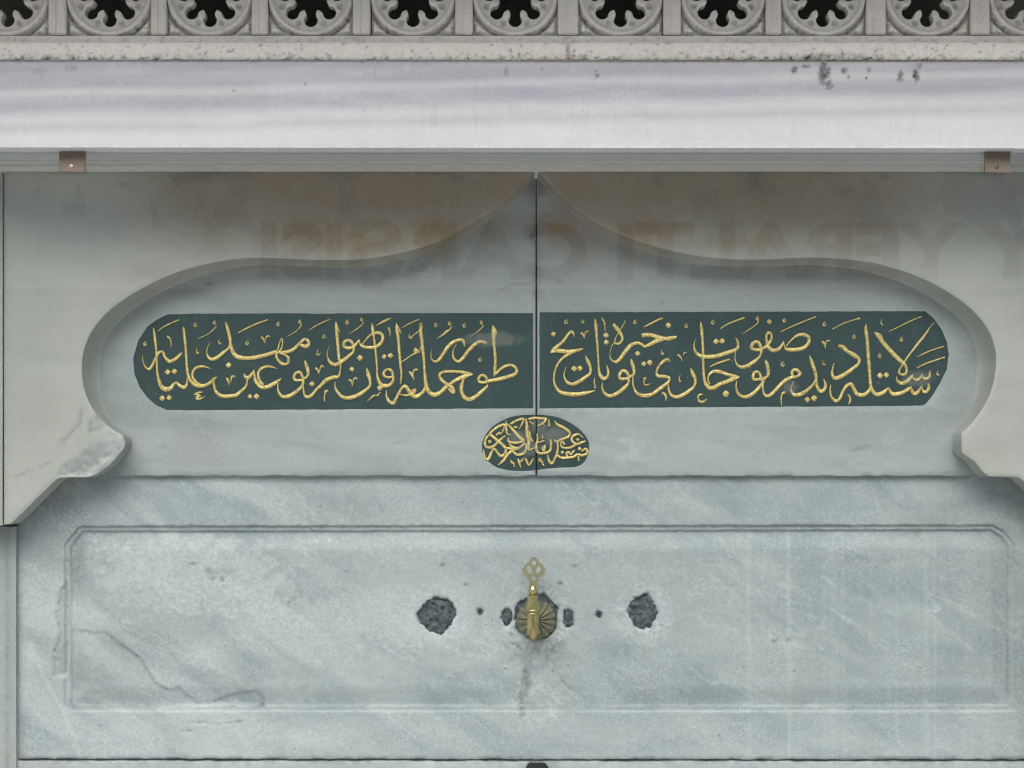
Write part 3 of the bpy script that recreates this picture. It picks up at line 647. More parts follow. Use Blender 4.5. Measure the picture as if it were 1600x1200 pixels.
def cell_a(X, Y):
    r = np.hypot(X, Y); ang = np.mod(np.arctan2(Y, X), math.radians(45)) - math.radians(22.5)
    dim = np.hypot((r - 49) / 5.5, r * ang / 5.0)
    d = .45 * sst(1.3, .5, dim) + .4 * sst(66, 70, r) * sst(77, 71, r) + .35 * sst(.6, .7, fbm(X / 5, Y / 5, 151)) * (r > 66)
    return A4(X, d, .8 * (r > 73) * sst(.3, .6, fbm(X / 5, Y / 5, 152)), 0, 0)
cellC = [-150, 10, 170, 327, 485, 645, 805, 970, 1130, 1287, 1450, 1612]
proto = None
kF = k_of(Y_FR)
for i, cx in enumerate(cellC):
    if proto is None:
        proto = sheet('pierced_panel', resample([(-CH, -CH), (CH, -CH), (CH, CH - 1), (-CH, CH - 1)], 6), [flower], 2.6, 0, 0.032, M['frieze'], fountain, cell_h, cell_a, bevel=0.002, local=True)
        o = proto
    else:
        o = proto.copy(); col.objects.link(o)
    x, z = W(cx, -11, Y_FR); o.location = (x, Y_FR, z); o.scale = (kF / S, 1, kF / S); o.rotation_euler = (0, (i * 5 % 4) * math.pi / 2, 0)
# pilaster strips between panels, plain ledge below them
for i in range(len(cellC) - 1):
    a, b_ = cellC[i] + CH + .4, cellC[i + 1] - CH - .4
    x0, z0 = W(a, 54.5, Y_FR); x1, z1 = W(b_, -92, Y_FR)
    bm = bmesh.new(); box_bm(bm, x0, x1, Y_FR - 0.004, Y_FR + .07, z0, z1, 0.002)
    xm = (x0 + x1) / 2; box_bm(bm, xm - .0025 - .004, xm + .0025 - .004, Y_FR - .0062, Y_FR - .003, z0 + .001, z1, 0.001)
    me = bpy.data.meshes.new('m'); bm.to_mesh(me); bm.free(); put('pilaster_strip', me, M['frieze'], fountain)
x0, z0 = W(GX0, 65, Y_FR); x1, z1 = W(GX1, 54.7, Y_FR)
sheet('frieze_ledge', [(GX0, 55.5), (GX1, 55.5), (GX1, 70), (GX0, 70)], [], 4, Y_FR - .003, -.15, M['frieze'], fountain, None, lambda X, Y: A4(X, .25 * sst(.55, .7, fbm(X / 6, Y / 6, 160)) + .9*blob(X,Y,552,58,7,3,5,.4) + .95*blob(X,Y,886,58,4,4,6,.2), .1, .5*blob(X,Y,556,60,8,4,7,.3)+.4*blob(X,Y,886,62,5,5,8,.3), 0), bevel=.002)
x0 = W(GX0, 0, Y_FR)[0]; x1 = W(GX1, 0, Y_FR)[0]
box('frieze_top_rail', x0, x1, Y_FR - .01, Y_FR + .07, W(0, -93, Y_FR)[1], W(0, -150, Y_FR)[1], M['frieze'], fountain, .003)
box('frieze_backing', x0, x1, 0.05, 0.10, W(0, 94, Y_LIN)[1], W(0, -150, Y_FR)[1] + .1, M['core'], fountain)
box('wall_core', W(-100, 0, 0)[0], W(1700, 0, 0)[0], 0.14, 0.6, 0.0, W(0, -150, Y_FR)[1] + .12, M['core'], fountain)
box('wall_pier', W(-700, 0, 0)[0], W(-101, 0, 0)[0], -0.10, 0.6, 0.0, W(0, 95, Y_LIN)[1], M['spandrel'], fountain, .004)
box('wall_pier', W(1763, 0, 0)[0], W(2300, 0, 0)[0], -0.10, 0.6, 0.0, W(0, 95, Y_LIN)[1], M['spandrel'], fountain, .004)
# timber eave over the frieze
ez = W(0, -150, Y_FR)[1]
box('roof_eave', -1.9, 1.95, -0.66, 0.6, ez + .02, ez + .10, M['eave'], fountain, .004)

zb_ = W(0, 318, -.27)[1]
for xb_ in (.978, -1.23):  # unseen timber blocks added to darken the upper corners
    bm = bmesh.new(); box_bm(bm, xb_, xb_ + .13, -.26, -.135, zb_, ez + .018, .004); box_bm(bm, xb_ + .005, xb_ + .125, -.62, -.262, ez - .07, ez + .018, .004)
    box_bm(bm, xb_ + .01, xb_ + .12, -.40, -.262, ez - .20, ez - .072, .004)
    me = bpy.data.meshes.new('m'); bm.to_mesh(me); bm.free(); put('shade_block', me, M['eave'], fountain)

# ================================================================== GOLD WRITING
def ribbon_mesh(P, hz, Yb):
    """raised gilt stroke: P = list of (x px, y px, width px)"""
    P = [np.array(p, float) for p in P]
    Q = catmull(P, 1.3); n = len(Q); k = k_of(Yb)
    vs_, fs, at = [], [], []
    for i, q in enumerate(Q):
        a = Q[max(i - 1, 0)]; b = Q[min(i + 1, n - 1)]; t = np.array([b[0] - a[0], b[1] - a[1]]); t /= (np.hypot(*t) + 1e-9); nn = np.array([-t[1], t[0]])
        w = max(q[2], 0.8) * 0.5 * (1 + 0.10 * (float(vn(np.array([q[0] * .6]), np.array([q[1] * .6]), 5)[0]) - .5))
        for (u, h_, d) in ((-1, 0, .9), (-.93, .55, .55), (-.45, .95, 0), (0, 1.0, 0), (.45, .95, 0), (.93, .55, .55), (1, 0, .9)):
            x = q[0] + nn[0] * w * u; y = q[1] + nn[1] * w * u
            hh = hz * h_ * (min(1, w / 1.3) * .5 + .5)
            vs_.append(((x - 800) * k, Yb - hh, EYE + (780 - y) * k)); at.append((d, 0, 0, 1))
    for i in range(n - 1):
        for j in range(6):
            a = i * 7 + j; fs.append((a, a + 1, a + 8, a + 7))
    fs.append(tuple(range(7))); fs.append(tuple((n - 1) * 7 + j for j in range(7))[::-1])
    me = mesh(vs_, fs, at); me.polygons.foreach_set('use_smooth', [True] * len(me.polygons)); return me
def dot_mesh(x, y, r, hz, Yb, rot=0.0):
    k = k_of(Yb); vs_, at = [], []
    for ring, (f, h_, d) in enumerate(((1, 0, .9), (.88, .7, .4), (.5, 1, 0))):
        for i in range(8):
            a = rot + math.pi / 4 * i; rr = r * f * (1.0 if i % 2 == 0 else .80)
            vs_.append(((x - 800 + rr * math.cos(a)) * k, Yb - hz * h_, EYE + (780 - y - rr * math.sin(a)) * k)); at.append((d, 0, 0, 1))
    vs_.append(((x - 800) * k, Yb - hz * 1.05, EYE + (780 - y) * k)); at.append((0, 0, 0, 1))
    fs = [(rg * 8 + i, rg * 8 + (i + 1) % 8, (rg + 1) * 8 + (i + 1) % 8, (rg + 1) * 8 + i) for rg in range(2) for i in range(8)] + [(16 + i, 16 + (i + 1) % 8, 24) for i in range(8)]
    return mesh(vs_, fs, at)

T = {}
T['L1'] = (200, 480, 7.059, '''
282 228 8,290 290 26,305 400 28,315 520 24,320 640 20,324 720 24,340 800 32,365 870 42,410 905 50,468 895 46,508 848 28,535 832 22,570 865 34,620 885 40,648 850 28,655 780 14
612 215 10,618 270 28,635 420 27,645 560 26,655 700 28,680 790 32,730 850 38,800 868 44,860 862 38,920 822 34,950 790 28,985 770 5
600 500 5,575 525 28,520 575 36,462 600 40,415 560 30,388 500 26,368 488 22,335 510 28,302 570 26,265 650 30,228 685 26,186 650 15,166 590 10,160 530 5
330 265 8,400 215 15,490 170 15,572 138 15
435 322 18,465 350 19,478 400 13,475 442 5
912 680 5,860 660 18,800 655 28,740 680 30,710 740 26,735 810 26,800 862 30
950 800 16,948 850 24,970 930 32,1020 975 38,1080 985 40,1129 980 40,1190 972 38,1250 925 34,1298 880 28,1316 820 20,1313 775 16
1278 735 16,1298 770 34,1333 775 40,1368 735 26,1388 690 6
1388 690 8,1393 740 24,1408 810 34,1458 875 38,1518 885 42,1588 855 42,1648 820 36,1693 785 5
1643 680 5,1588 660 22,1528 655 28,1468 680 30,1438 730 28,1448 800 30,1490 860 34
825 938 8,780 945 26,740 962 24,790 965 18
805 975 16,755 1000 26,785 1015 24,852 985 6
765 445 5,757 490 12,770 512 17,785 490 10
968 205 10,972 215 14,925 265 11,860 310 11,780 345 10
1075 165 8,1095 220 32,1116 300 36,1130 390 32,1110 450 26,1050 505 36,985 555 38,930 575 36,890 555 26,868 490 14,885 430 9,910 380 4
1125 370 28,1148 470 38,1188 535 44,1258 560 44,1348 562 42,1438 548 42,1528 525 40,1608 500 38,1650 485 34
1653 470 14,1668 410 15,1696 345 9,1706 390 15,1698 440 18,1678 480 22,1640 515 26,1643 560 26,1678 610 32,1728 632 30,1766 615 28,1768 560 28,1728 525 22,1678 510 24
1670 500 30,1748 495 36,1818 470 36,1868 425 32,1918 375 30,1953 352 28,1990 375 32,1990 420 36,1948 432 42,1900 412 24
1010 350 5,1000 390 12,1015 405 15,1028 385 8
1088 780 18,1105 810 30,1118 855 8
1135 835 8,1148 765 24,1185 768 12
1468 325 24,1493 350 24,1510 395 7
1510 392 7,1523 340 15,1543 317 17,1566 330 8
1213 285 10,1308 235 18,1428 180 18,1546 138 14
1896 175 12,1913 197 16,1868 255 11,1818 290 9,1753 325 4
1953 585 7,1963 630 34,1983 690 36,1985 750 28,1950 785 26,1915 775 22
1930 792 24,1905 725 30,1868 718 28,1833 755 30,1838 797 30,1888 808 30,1930 800 28,1925 860 28,1878 915 36,1808 965 40,1738 990 38,1688 975 32,1658 920 22,1653 860 14,1660 830 8
1945 800 10,1936 860 14,1938 930 20,1958 980 30,1998 990 34,2038 960 32,2078 910 32,2129 865 34,2194 800 42,2270 775 40,2322 765 28,2342 690 16,2344 640 22,2327 560 30,2317 440 32,2307 320 34,2297 220 30,2294 155 5
2294 170 10,2314 230 24,2336 278 5
'''.strip(), '''O 188 405 22;O 745 197 23;O 955 172 20;O 1315 398 22;O 1660 188 24;O 1896 163 19;D 437 715 34;D 512 710 34;D 378 1005 34;D 455 1000 32;D 1110 640 34;D 1346 985 30;D 1418 985 36;D 2031 848 32''')
T['L3'] = (480, 480, 7.059, '''
120 460 5,108 515 15,125 532 17,148 500 8
20 255 7,100 205 15,180 165 15,262 130 14
88 670 24,115 692 22,128 735 7
128 730 7,145 670 15,163 645 20,182 665 8
520 445 20,490 385 34,450 365 30,408 388 32,405 430 32,450 452 34,505 445 34,510 490 26,460 540 34,390 592 42,320 634 38,260 615 34,228 560 18,221 500 10,250 418 4
500 440 30,545 405 28,572 362 14,580 400 16,610 430 32,680 446 34,760 435 36,818 392 36,835 330 32,800 285 36,745 288 28,690 315 22,640 370 15,598 422 12
715 175 7,722 230 34,735 330 27,750 450 24,762 560 24,770 660 22,775 760 24,800 838 38,850 868 44,910 858 38,945 815 30,948 760 26,928 700 32,885 688 30,848 720 32,852 762 30,900 775 28,940 765 20
615 160 12,617 180 14,570 225 12,520 260 12,455 298 5
460 800 18,485 815 20,500 872 7
500 860 7,515 795 15,535 780 17,555 798 8
655 668 7,670 730 38,692 800 32,692 868 28,640 920 36,560 970 40,470 1000 42,390 990 36,330 930 28,308 870 18,310 820 6
232 920 18,205 930 30,195 965 14,190 1000 16,195 1042 20
758 205 7,820 170 24,880 140 24,930 118 4
895 222 22,912 265 18,912 325 5
985 175 5,990 240 34,1005 350 32,1015 480 30,1028 620 28,1040 740 24,1035 800 20,1032 850 6
992 200 12,1018 255 22,1038 297 5
1045 230 7,1130 180 15,1235 135 12
1130 290 4,1125 330 14,1145 345 18,1163 318 6
1175 470 36,1208 495 28,1150 530 15,1110 560 14,1045 602 14
1125 710 22,1155 745 28,1180 802 8
1160 742 16,1185 692 22,1222 695 28
818 945 8,795 945 12,780 975 18,740 975 20,700 1005 20,660 1045 6
875 910 5,875 980 20,905 1040 34,950 1058 36,985 1000 30,1020 930 28,1060 875 28,1095 880 38,1135 945 38,1190 985 44,1240 968 38,1285 925 32,1300 880 24
1250 200 7,1252 260 34,1270 420 34,1285 560 28,1295 700 26,1310 850 40,1340 930 42,1400 967 48,1470 940 42,1530 882 40,1575 850 36,1650 800 38,1750 760 44,1832 742 6
1830 742 6,1780 732 34,1690 715 32,1590 710 30,1500 715 30,1460 750 30,1480 800 32,1540 850 32,1595 885 40,1620 940 30,1600 940 34,1555 895 18
1730 790 18,1705 860 38,1702 930 38,1732 992 40,1790 1017 42,1860 985 40,1930 925 38,1980 880 30,1990 850 14
1985 840 28,1975 780 30,1930 750 28,1893 780 30,1898 820 28,1950 832 30,2000 815 36,2090 800 40,2190 775 40,2280 745 38,2312 700 30,2280 652 30,2230 640 30,2170 660 30,2110 705 30,2062 752 20
2045 195 7,2055 270 42,2060 400 30,2072 520 30,2075 620 28,2070 680 32,2060 772 6
2060 215 12,2080 265 22,2086 305 5
1370 460 4,1365 540 11,1385 590 22,1430 598 30,1480 550 36,1530 470 36,1590 400 38,1660 365 32,1720 370 36,1735 432 7
1645 408 4,1610 480 12,1615 560 24,1665 600 32,1720 560 36,1780 480 38,1850 410 38,1910 380 34,1980 400 28
1590 205 18,1580 240 16,1540 270 28,1490 310 20,1430 348 4
1930 200 14,1940 212 13,1890 260 11,1795 328 5
1262 205 14,1266 225 18,1220 275 15,1120 345 5
1180 455 24,1212 475 28,1236 510 7
1236 502 7,1255 440 15,1280 440 10
1010 955 4,1070 972 22,1140 965 24,1182 930 36,1190 905 20,1130 935 16
'''.strip(), '''O 188 325 23;O 442 168 22;O 603 135 20;O 1420 198 23;O 1733 205 23;O 1908 580 23;O 1570 180 20;O 1922 170 20;O 1255 190 19;D 55 845 30;D 582 560 38;D 493 682 30;D 848 545 30;D 918 535 34;D 802 890 36''')
T['R1'] = (840, 480, 7.06, '''
145 508 10,172 478 42,220 430 36,280 380 32,330 310 28,370 268 26,395 290 22,403 332 6
148 497 20,230 482 42,330 492 44,420 482 38,502 458 18
400 490 30,340 520 32,270 570 28,215 640 24,185 730 19,180 810 22,200 880 30,250 935 38,330 957 44,430 962 44,540 945 38,642 918 5
473 282 18,500 300 24,517 348 6
515 335 6,530 275 15,563 265 14
525 532 5,552 590 36,580 660 30,580 730 28,530 770 34,460 820 38,380 850 36,320 820 30,292 760 14,300 700 11,318 645 4
630 775 7,625 830 14,635 890 15,612 885 5
632 128 7,640 190 32,650 300 28,660 430 24,668 560 22,675 680 24,690 750 36,732 790 44,775 755 26,777 700 26,760 638 8
705 118 16,735 170 21,745 262 7
833 185 26,870 230 40,915 290 34,935 350 28,905 398 26,862 402 26,850 370 15,880 300 11,930 220 10,968 150 12
850 380 6,820 430 10,800 500 6,805 570 12,860 605 30,910 570 38,960 500 40,1030 420 40,1100 395 32,1150 412 30,1182 435 30,1240 412 40,1320 370 44,1410 345 40
1150 312 44,1230 305 42,1320 328 42,1412 348 40,1471 343 42,1533 328 26
1170 218 10,1240 185 20,1330 140 20,1382 122 14
1370 465 5,1365 512 13,1382 520 15,1387 498 6
1165 792 14,1195 776 14,1172 820 14,1182 855 19,1215 855 14,1252 840 4
1030 570 7,1040 610 34,1060 680 34,1060 738 26,1010 770 28
1015 780 28,982 718 34,940 700 32,905 740 32,912 787 32,960 790 32,1000 790 26,1000 840 28,950 895 38,880 950 40,800 980 38,740 950 30,712 890 19,715 830 7
1055 755 14,1050 840 18,1075 920 26,1120 965 38,1200 977 40,1271 955 40,1331 912 40,1401 862 36,1446 822 28,1450 780 28,1401 765 36,1331 760 34,1311 722 22,1331 660 24,1381 605 32,1436 578 32,1458 605 10
1366 940 16,1401 960 30,1416 1000 20,1411 1036 7
'''.strip(), '''O 315 162 24;O 500 158 19;O 1075 165 22;D 175 298 30;D 403 678 34;D 467 675 34;D 755 312 36;D 757 388 32;D 1103 510 32;D 1170 625 30;D 1237 612 36;D 1443 200 34''')
T['R2'] = (1020, 480, 7.06, '''
272 520 18,300 545 24,325 590 7
335 527 7,350 502 15,370 500 8
305 740 4,288 790 12,300 820 19,312 808 8
415 668 6,435 720 38,465 790 32,462 860 28,410 915 36,330 970 40,250 990 36,195 960 30,172 890 20,175 840 5
548 962 18,512 968 20,500 992 20,512 1035 26,550 1045 26,600 1010 10
527 158 7,535 230 31,548 360 27,553 480 26,555 600 26,560 720 24,575 820 32,610 880 42,670 890 44,740 850 42,820 820 42,900 785 44,960 770 6
960 770 6,900 762 36,820 742 36,740 715 38,680 708 36,630 735 26,608 790 17,625 850 20
625 662 10,700 625 20,850 575 20
470 355 4,453 420 15,470 490 27,520 535 38,600 548 44,700 540 44,800 510 42,890 480 40,935 450 28,938 390 26,912 335 6
740 242 10,830 185 16,1010 115 18
1155 140 12,1162 165 15,1110 215 13,985 297 5
1200 468 26,1170 398 36,1130 383 32,1090 420 34,1100 462 34,1160 472 34,1195 472 30,1180 540 20,1120 600 38,1040 650 42,970 660 32,920 620 18,905 540 8,918 480 7
1190 460 30,1240 442 36,1280 400 32,1310 345 24,1303 298 24,1277 280 28,1253 312 27,1255 370 26,1275 440 38,1330 480 40,1390 460 36,1430 410 27,1443 372 5
1443 375 5,1455 440 16,1480 465 38,1570 470 42,1660 450 42,1715 400 36,1720 340 36,1670 305 38,1600 310 32,1530 360 19,1470 432 11
1240 580 7,1255 620 36,1275 700 32,1265 760 28,1215 785 28
1198 790 28,1170 725 30,1130 715 28,1103 758 30,1118 797 30,1175 795 28,1208 800 26,1205 840 28,1150 910 36,1080 970 40,1000 990 36,940 950 28,918 880 19,925 810 8
1270 740 8,1225 820 16,1213 900 18,1230 960 28,1275 980 34,1330 940 36,1390 875 36,1460 810 38,1530 775 36,1580 768 30,1625 740 32,1600 700 36,1560 688 28,1533 720 30,1548 768 28
1410 272 10,1530 215 15,1660 160 15,1800 105 14
1727 530 5,1750 600 34,1785 700 34,1800 790 32,1770 850 28,1710 910 36,1630 960 42,1560 968 38,1525 920 18,1535 860 10,1560 808 4
1798 780 26,1810 870 30,1845 925 38,1885 915 36,1905 860 30,1882 788 8
1460 940 26,1430 950 24,1415 1000 16,1420 1086 9
1880 575 4,1872 620 12,1890 640 15,1900 622 8
1862 378 22,1890 400 26,1902 456 7
1902 432 7,1920 372 15,1952 372 13
1980 245 10,2090 185 12,2220 140 12,2285 122 20
2045 425 30,2090 438 38,2150 490 40,2220 530 46,2270 570 36,2270 620 30,2210 675 36,2110 745 42,2020 785 42,1980 750 28,1980 690 18,2000 618 7
2070 422 16,2100 432 20,2135 447 4
1962 852 7,1955 920 19,1970 990 24,2020 1035 36,2060 1010 32,2095 930 28,2140 865 32,2185 850 38,2210 890 34,2250 955 42,2310 972 42,2370 940 38,2395 890 26,2408 820 22
2145 962 18,2175 1000 22,2170 1050 20,2155 1072 5
'''.strip(), '''O 370 210 23;O 663 167 23;O 1155 127 20;O 1452 148 21;O 1433 632 25;O 1893 190 23;O 2220 328 23;D 697 380 34;D 763 373 34;D 805 955 42;D 1285 160 30;D 1705 1020 34;D 1780 1005 38''')
T['R4'] = (1320, 480, 7.06, '''
235 188 5,230 240 34,245 350 34,255 480 34,265 620 36,275 760 30,285 870 32,320 943 38,370 963 42,430 938 40,482 882 8
482 885 8,510 945 38,560 960 42,640 940 40,700 905 36,735 876 8
732 885 8,748 940 40,790 950 38,830 900 26,857 862 6
850 890 8,872 935 34,905 928 32,927 880 30,915 838 7
570 762 7,580 815 27,630 840 38,690 815 38,740 760 26,747 742 5
745 770 12,770 800 32,810 800 30,850 755 20,858 742 5
855 762 12,880 792 34,925 778 28,937 730 24,935 698 7
325 278 14,365 310 44,430 400 42,520 500 44,600 580 44,655 628 36,682 690 25,660 742 27,612 738 26,598 700 19,640 630 16,700 540 20,800 410 25,880 310 23,940 220 10,985 173 9
360 290 14,390 305 20,416 326 4
408 125 4,398 180 12,420 196 15
485 268 8,600 215 13,720 155 13,845 103 14
800 548 10,920 490 15,1085 435 17
792 672 11,900 620 17,1100 552 17
1030 700 5,1015 740 14,1030 753 15,1046 735 8
'''.strip(), '''O 385 537 23;O 625 357 23;D 388 755 36;D 457 748 34''')
T['OV'] = (740, 640, 8.0, '''
405 135 6,405 200 22,415 290 24,432 310 16,472 316 12
410 170 14,470 230 28,540 310 32,600 370 32,645 382 8
640 380 12,600 402 24,540 415 26,470 410 26,430 388 18,440 350 12
440 420 14,490 470 26,560 480 24,620 440 24,640 400 16
200 305 22,280 230 28,380 188 26,378 240 20,350 297 9
460 182 20,540 138 26,622 118 24,600 190 20,565 248 8
500 210 12,530 225 22,550 205 12
280 325 14,320 290 24,340 310 12
205 310 26,290 380 32,360 440 32,402 490 28,390 552 26,340 580 30,300 540 24,262 490 24,220 540 28,190 612 32,152 620 26,130 560 22,125 490 8
395 325 14,320 390 26,260 450 26,200 475 28,145 450 26,150 370 24,212 300 22
390 480 22,450 485 26,520 500 24,580 480 20
305 695 12,370 640 28,420 568 30,480 522 28,540 562 28,620 552 28,655 500 22,655 420 24
655 108 14,665 200 32,670 300 36,690 400 34,690 500 24,762 478 14
700 265 14,712 350 20,740 400 16
688 120 22,760 105 28,830 110 26,905 118 24,865 170 22,800 205 16
695 145 18,745 185 14
940 118 10,946 210 26
1010 140 10,1050 190 28,1130 230 30,1202 292 28,1180 342 26,1100 372 26,1040 402 22,1005 378 18
960 370 16,967 440 26,957 510 28,900 542 26,820 545 28,785 500 26,788 420 24,830 408 16,885 388 16
880 520 20,892 450 20,862 480 18,870 518 16
1048 400 14,1052 500 24,1022 600 24,980 672 28,940 632 26,925 560 12
1372 352 8,1310 310 22,1240 332 26,1230 392 26,1290 432 26,1350 410 26,1402 394 12
1290 430 20,1220 470 24,1150 482 22,1100 462 22,1090 412 16,1130 400 16
1040 560 18,1090 600 30,1170 602 28,1250 592 28,1300 560 24,1360 572 28,1422 542 28,1402 490 24,1350 520 18
1180 600 18,1160 550 24,1190 530 22,1212 560 22,1262 508 24
1310 580 22,1312 640 14
462 625 10,470 655 26,500 672 18,512 718 8
552 612 14,568 655 26,588 725 10
575 655 16,600 640 18,630 608 14
650 605 14,665 650 24,692 695 16,720 660 20,748 605 12
845 615 20,818 625 20,830 652 20,855 640 20,862 680 20,882 702 10
790 300 14,800 370 22,790 410 16
860 310 10,865 360 12
'''.strip(), '''D 200 400 26;D 1300 375 24;D 1110 535 24;D 1325 490 26;D 1130 425 20;D 870 180 18''')

YB = 0.0016; cnt = 0
owner = {'L1': cart_objs[0], 'L3': cart_objs[0], 'R1': cart_objs[1], 'R2': cart_objs[1], 'R4': cart_objs[1], 'OV': ovo}
for key, (ox, oy, scl, strokes, marks) in T.items():
    par = owner[key]; thin = key == 'OV'
    for line in strokes.split('\n'):
        P = []
        for tok in line.split(','):
            a = [float(q) for q in tok.split()]; P.append((ox + a[0] / scl, oy + a[1] / scl, a[2] / scl * (1.30 if thin else 1.14)))
        L = sum(math.hypot(P[i + 1][0] - P[i][0], P[i + 1][1] - P[i][1]) for i in range(len(P) - 1))
        me = ribbon_mesh(P, 0.0026 + 0.00014 * (cnt % 5), YB)
        pp = ovo2 if thin and sum(p[0] for p in P) / len(P) > APX else par
        put('letter' if L > 32 or thin else 'vowel_mark', me, M['gold'], pp); cnt += 1
    for tok in marks.split(';'):
        kd, a, b_, r = tok.split(); x = ox + float(a) / scl; y = oy + float(b_) / scl; r = float(r) / scl
        if kd == 'D': put('letter_dot', dot_mesh(x, y, r * 1.0, 0.0022, YB, random.uniform(-.15, .15)), M['gold'], par)
        else:
            rr = r * .66
            P = [(x + .3, y - rr * 2.2, .7), (x - .2, y - rr * 1.25, 1.2)] + [(x + rr * math.sin(t) * .95, y - rr * math.cos(t) * 1.1, 1.7 + .7 * math.cos(t + 2.3)) for t in np.linspace(-.35, -2 * math.pi + .1, 11)]
            put('vowel_mark', ribbon_mesh(P, 0.0019, YB), M['gold'], par)
        cnt += 1

# ================================================================== MORTAR PATCHES AND HOLE FILLS
def patch(cx, cy, rx, ry, seed, Y0, parent, name='mortar_hole_patch', mat=None, h=0.002):
    n = 34; rs = np.random.default_rng(seed); ring = []
    for i in range(n):
        a = 2 * math.pi * i / n; q = 1 + .07 * math.sin(3 * a + seed) + .06 * math.sin(5 * a + 2 * seed) + .05 * math.sin(9 * a + seed) + rs.uniform(-.07, .07)
        ring.append((cx + rx * q * math.cos(a), cy + ry * q * math.sin(a)))
    return sheet(name, ring, [], 1.7, Y0, Y0 + .012, mat or M['mortar'], parent,
                 lambda X, Y: (fbm(X / 9, Y / 9, seed) - .5) * .012 + (fbm(X / 3, Y / 3, seed + 1) - .5) * .003 + h, None, bevel=0.002)
for (cx, cy, rx, ry, _), sd in zip(holes_c, (3, 4, 5, 6)): patch(cx, cy, rx * 1.0, ry * 1.0, sd, Y_LOW + .009, fountain)
patch(838, 962, 32, 33, 8, Y_LOW + .004, fountain, h=.0)
patch(840, 1214, 29, 31, 9, Y_LOW + .10, fountain, mat=M['black'])  # black sheet painting the dark inside of the outlet
for (cx, cy) in ((750, 955), (936, 960)):  # dark discs standing in for the shade inside drilled holes
    x, z = W(cx, cy, Y_LOW); me = lathe([(.0052, 0), (.0052, .004), (.0035, .004), (.0030, .001), (.0001, .001)], 14)
    me.transform(Matrix.Translation((x, Y_LOW + .004, z)) @ Matrix.Rotation(math.radians(90), 4, 'X')); put('drill_hole_disc', me, M['mortar'], fountain)

# ================================================================== BRASS TAP
tx, tz = W(838, 968, Y_LOW)
tap = thing('brass_tap', 'aged brass tap with a fluted rosette and pierced lever on the lower slab', 'tap', (tx, Y_LOW, tz))
# fluted rosette
nr, na = 9, 144; vs_, fs = [], []
for i in range(nr):
    t = i / (nr - 1)
    for j in range(na):
        a = 2 * math.pi * j / na; fl = abs(math.sin(8 * a)) ** .6
        r = 0.0385 * t * (1 + (.07 * fl - .05) * t); h_ = .016 * (1 - t ** 2.2) +   .0062 * fl * math.sin(math.pi * min(t, .96)) + .001
        vs_.append((r * math.cos(a) + tx, Y_LOW - h_, tz + r * math.sin(a) * 1.0))
    if i:
        for j in range(na):
            k = (j + 1) % na; fs.append(((i - 1) * na + j, i * na + j, i * na + k, (i - 1) * na + k))
b0 = (nr - 1) * na
for j in range(na): vs_.append((vs_[b0 + j][0], Y_LOW + .008, vs_[b0 + j][2]))
for j in range(na):
    k = (j + 1) % na; fs.append((b0 + j, nr * na + j, nr * na + k, b0 + k))
put('fluted_rosette', mesh(vs_, fs), M['brass_dull'], tap, True)
Yt = -0.045; kt = k_of(Yt); sx, sz0 = W(832.5, 968, Yt)
me = lathe([(.013, 0), (.013, .012), (.0095, .016), (.0095, .054)], 24)
me.transform(Matrix.Translation((sx + .002, Y_LOW - .008, tz + .006)) @ Matrix.Rotation(math.radians(90), 4, 'X')); put('inlet_pipe', me, M['brass_dull'], tap, True)
def zpx(y): return EYE + (780 - y) * kt
prof = [(.2, 1001), (3.2, 1000), (5.0, 997), (5.8, 993), (8.6, 990), (9.4, 985), (9.2, 972), (9.8, 962), (10.4, 958), (9.0, 956)]
me = lathe([(r * kt, zpx(y) - zpx(968)) for r, y in prof], 28); me.transform(Matrix.Translation((sx, Yt, zpx(968)))); put('spout', me, M['brass'], tap, True)
for dxx in (-4.6, 4.8):
    me = lathe([(.0004, 0), (.0009, .002), (.0009, .022), (.0004, .026)], 8); me.transform(Matrix.Translation((sx + dxx * kt, Yt - 8.2 * kt, zpx(996)))); put('spout_rib', me, M['brass'], tap, True)
me = lathe([(r * kt, zpx(y) - zpx(968)) for r, y in [(9, 957), (11.5, 956), (12, 954), (11.5, 952), (9.5, 951)]], 28); me.transform(Matrix.Translation((sx, Yt, zpx(968)))); put('collar', me, M['brass'], tap, True)
me = lathe([(r * kt, zpx(y) - zpx(968)) for r, y in [(10.6, 951), (8.6, 931), (7.4, 929.5)]], 6); me.transform(Matrix.Translation((sx, Yt, zpx(968)))); me.transform(Matrix.Identity(4)); put('valve_body', me, M['brass'], tap)
me = lathe([(r * kt, zpx(y) - zpx(968)) for r, y in [(5.2, 930), (5.0, 926.5), (7.0, 925), (7.0, 922), (5.6, 918), (3.4, 914.5), (1.6, 912.5), (.2, 912)]], 24); me.transform(Matrix.Translation((sx, Yt, zpx(968)))); put('onion_finial', me, M['brass'], tap, True)
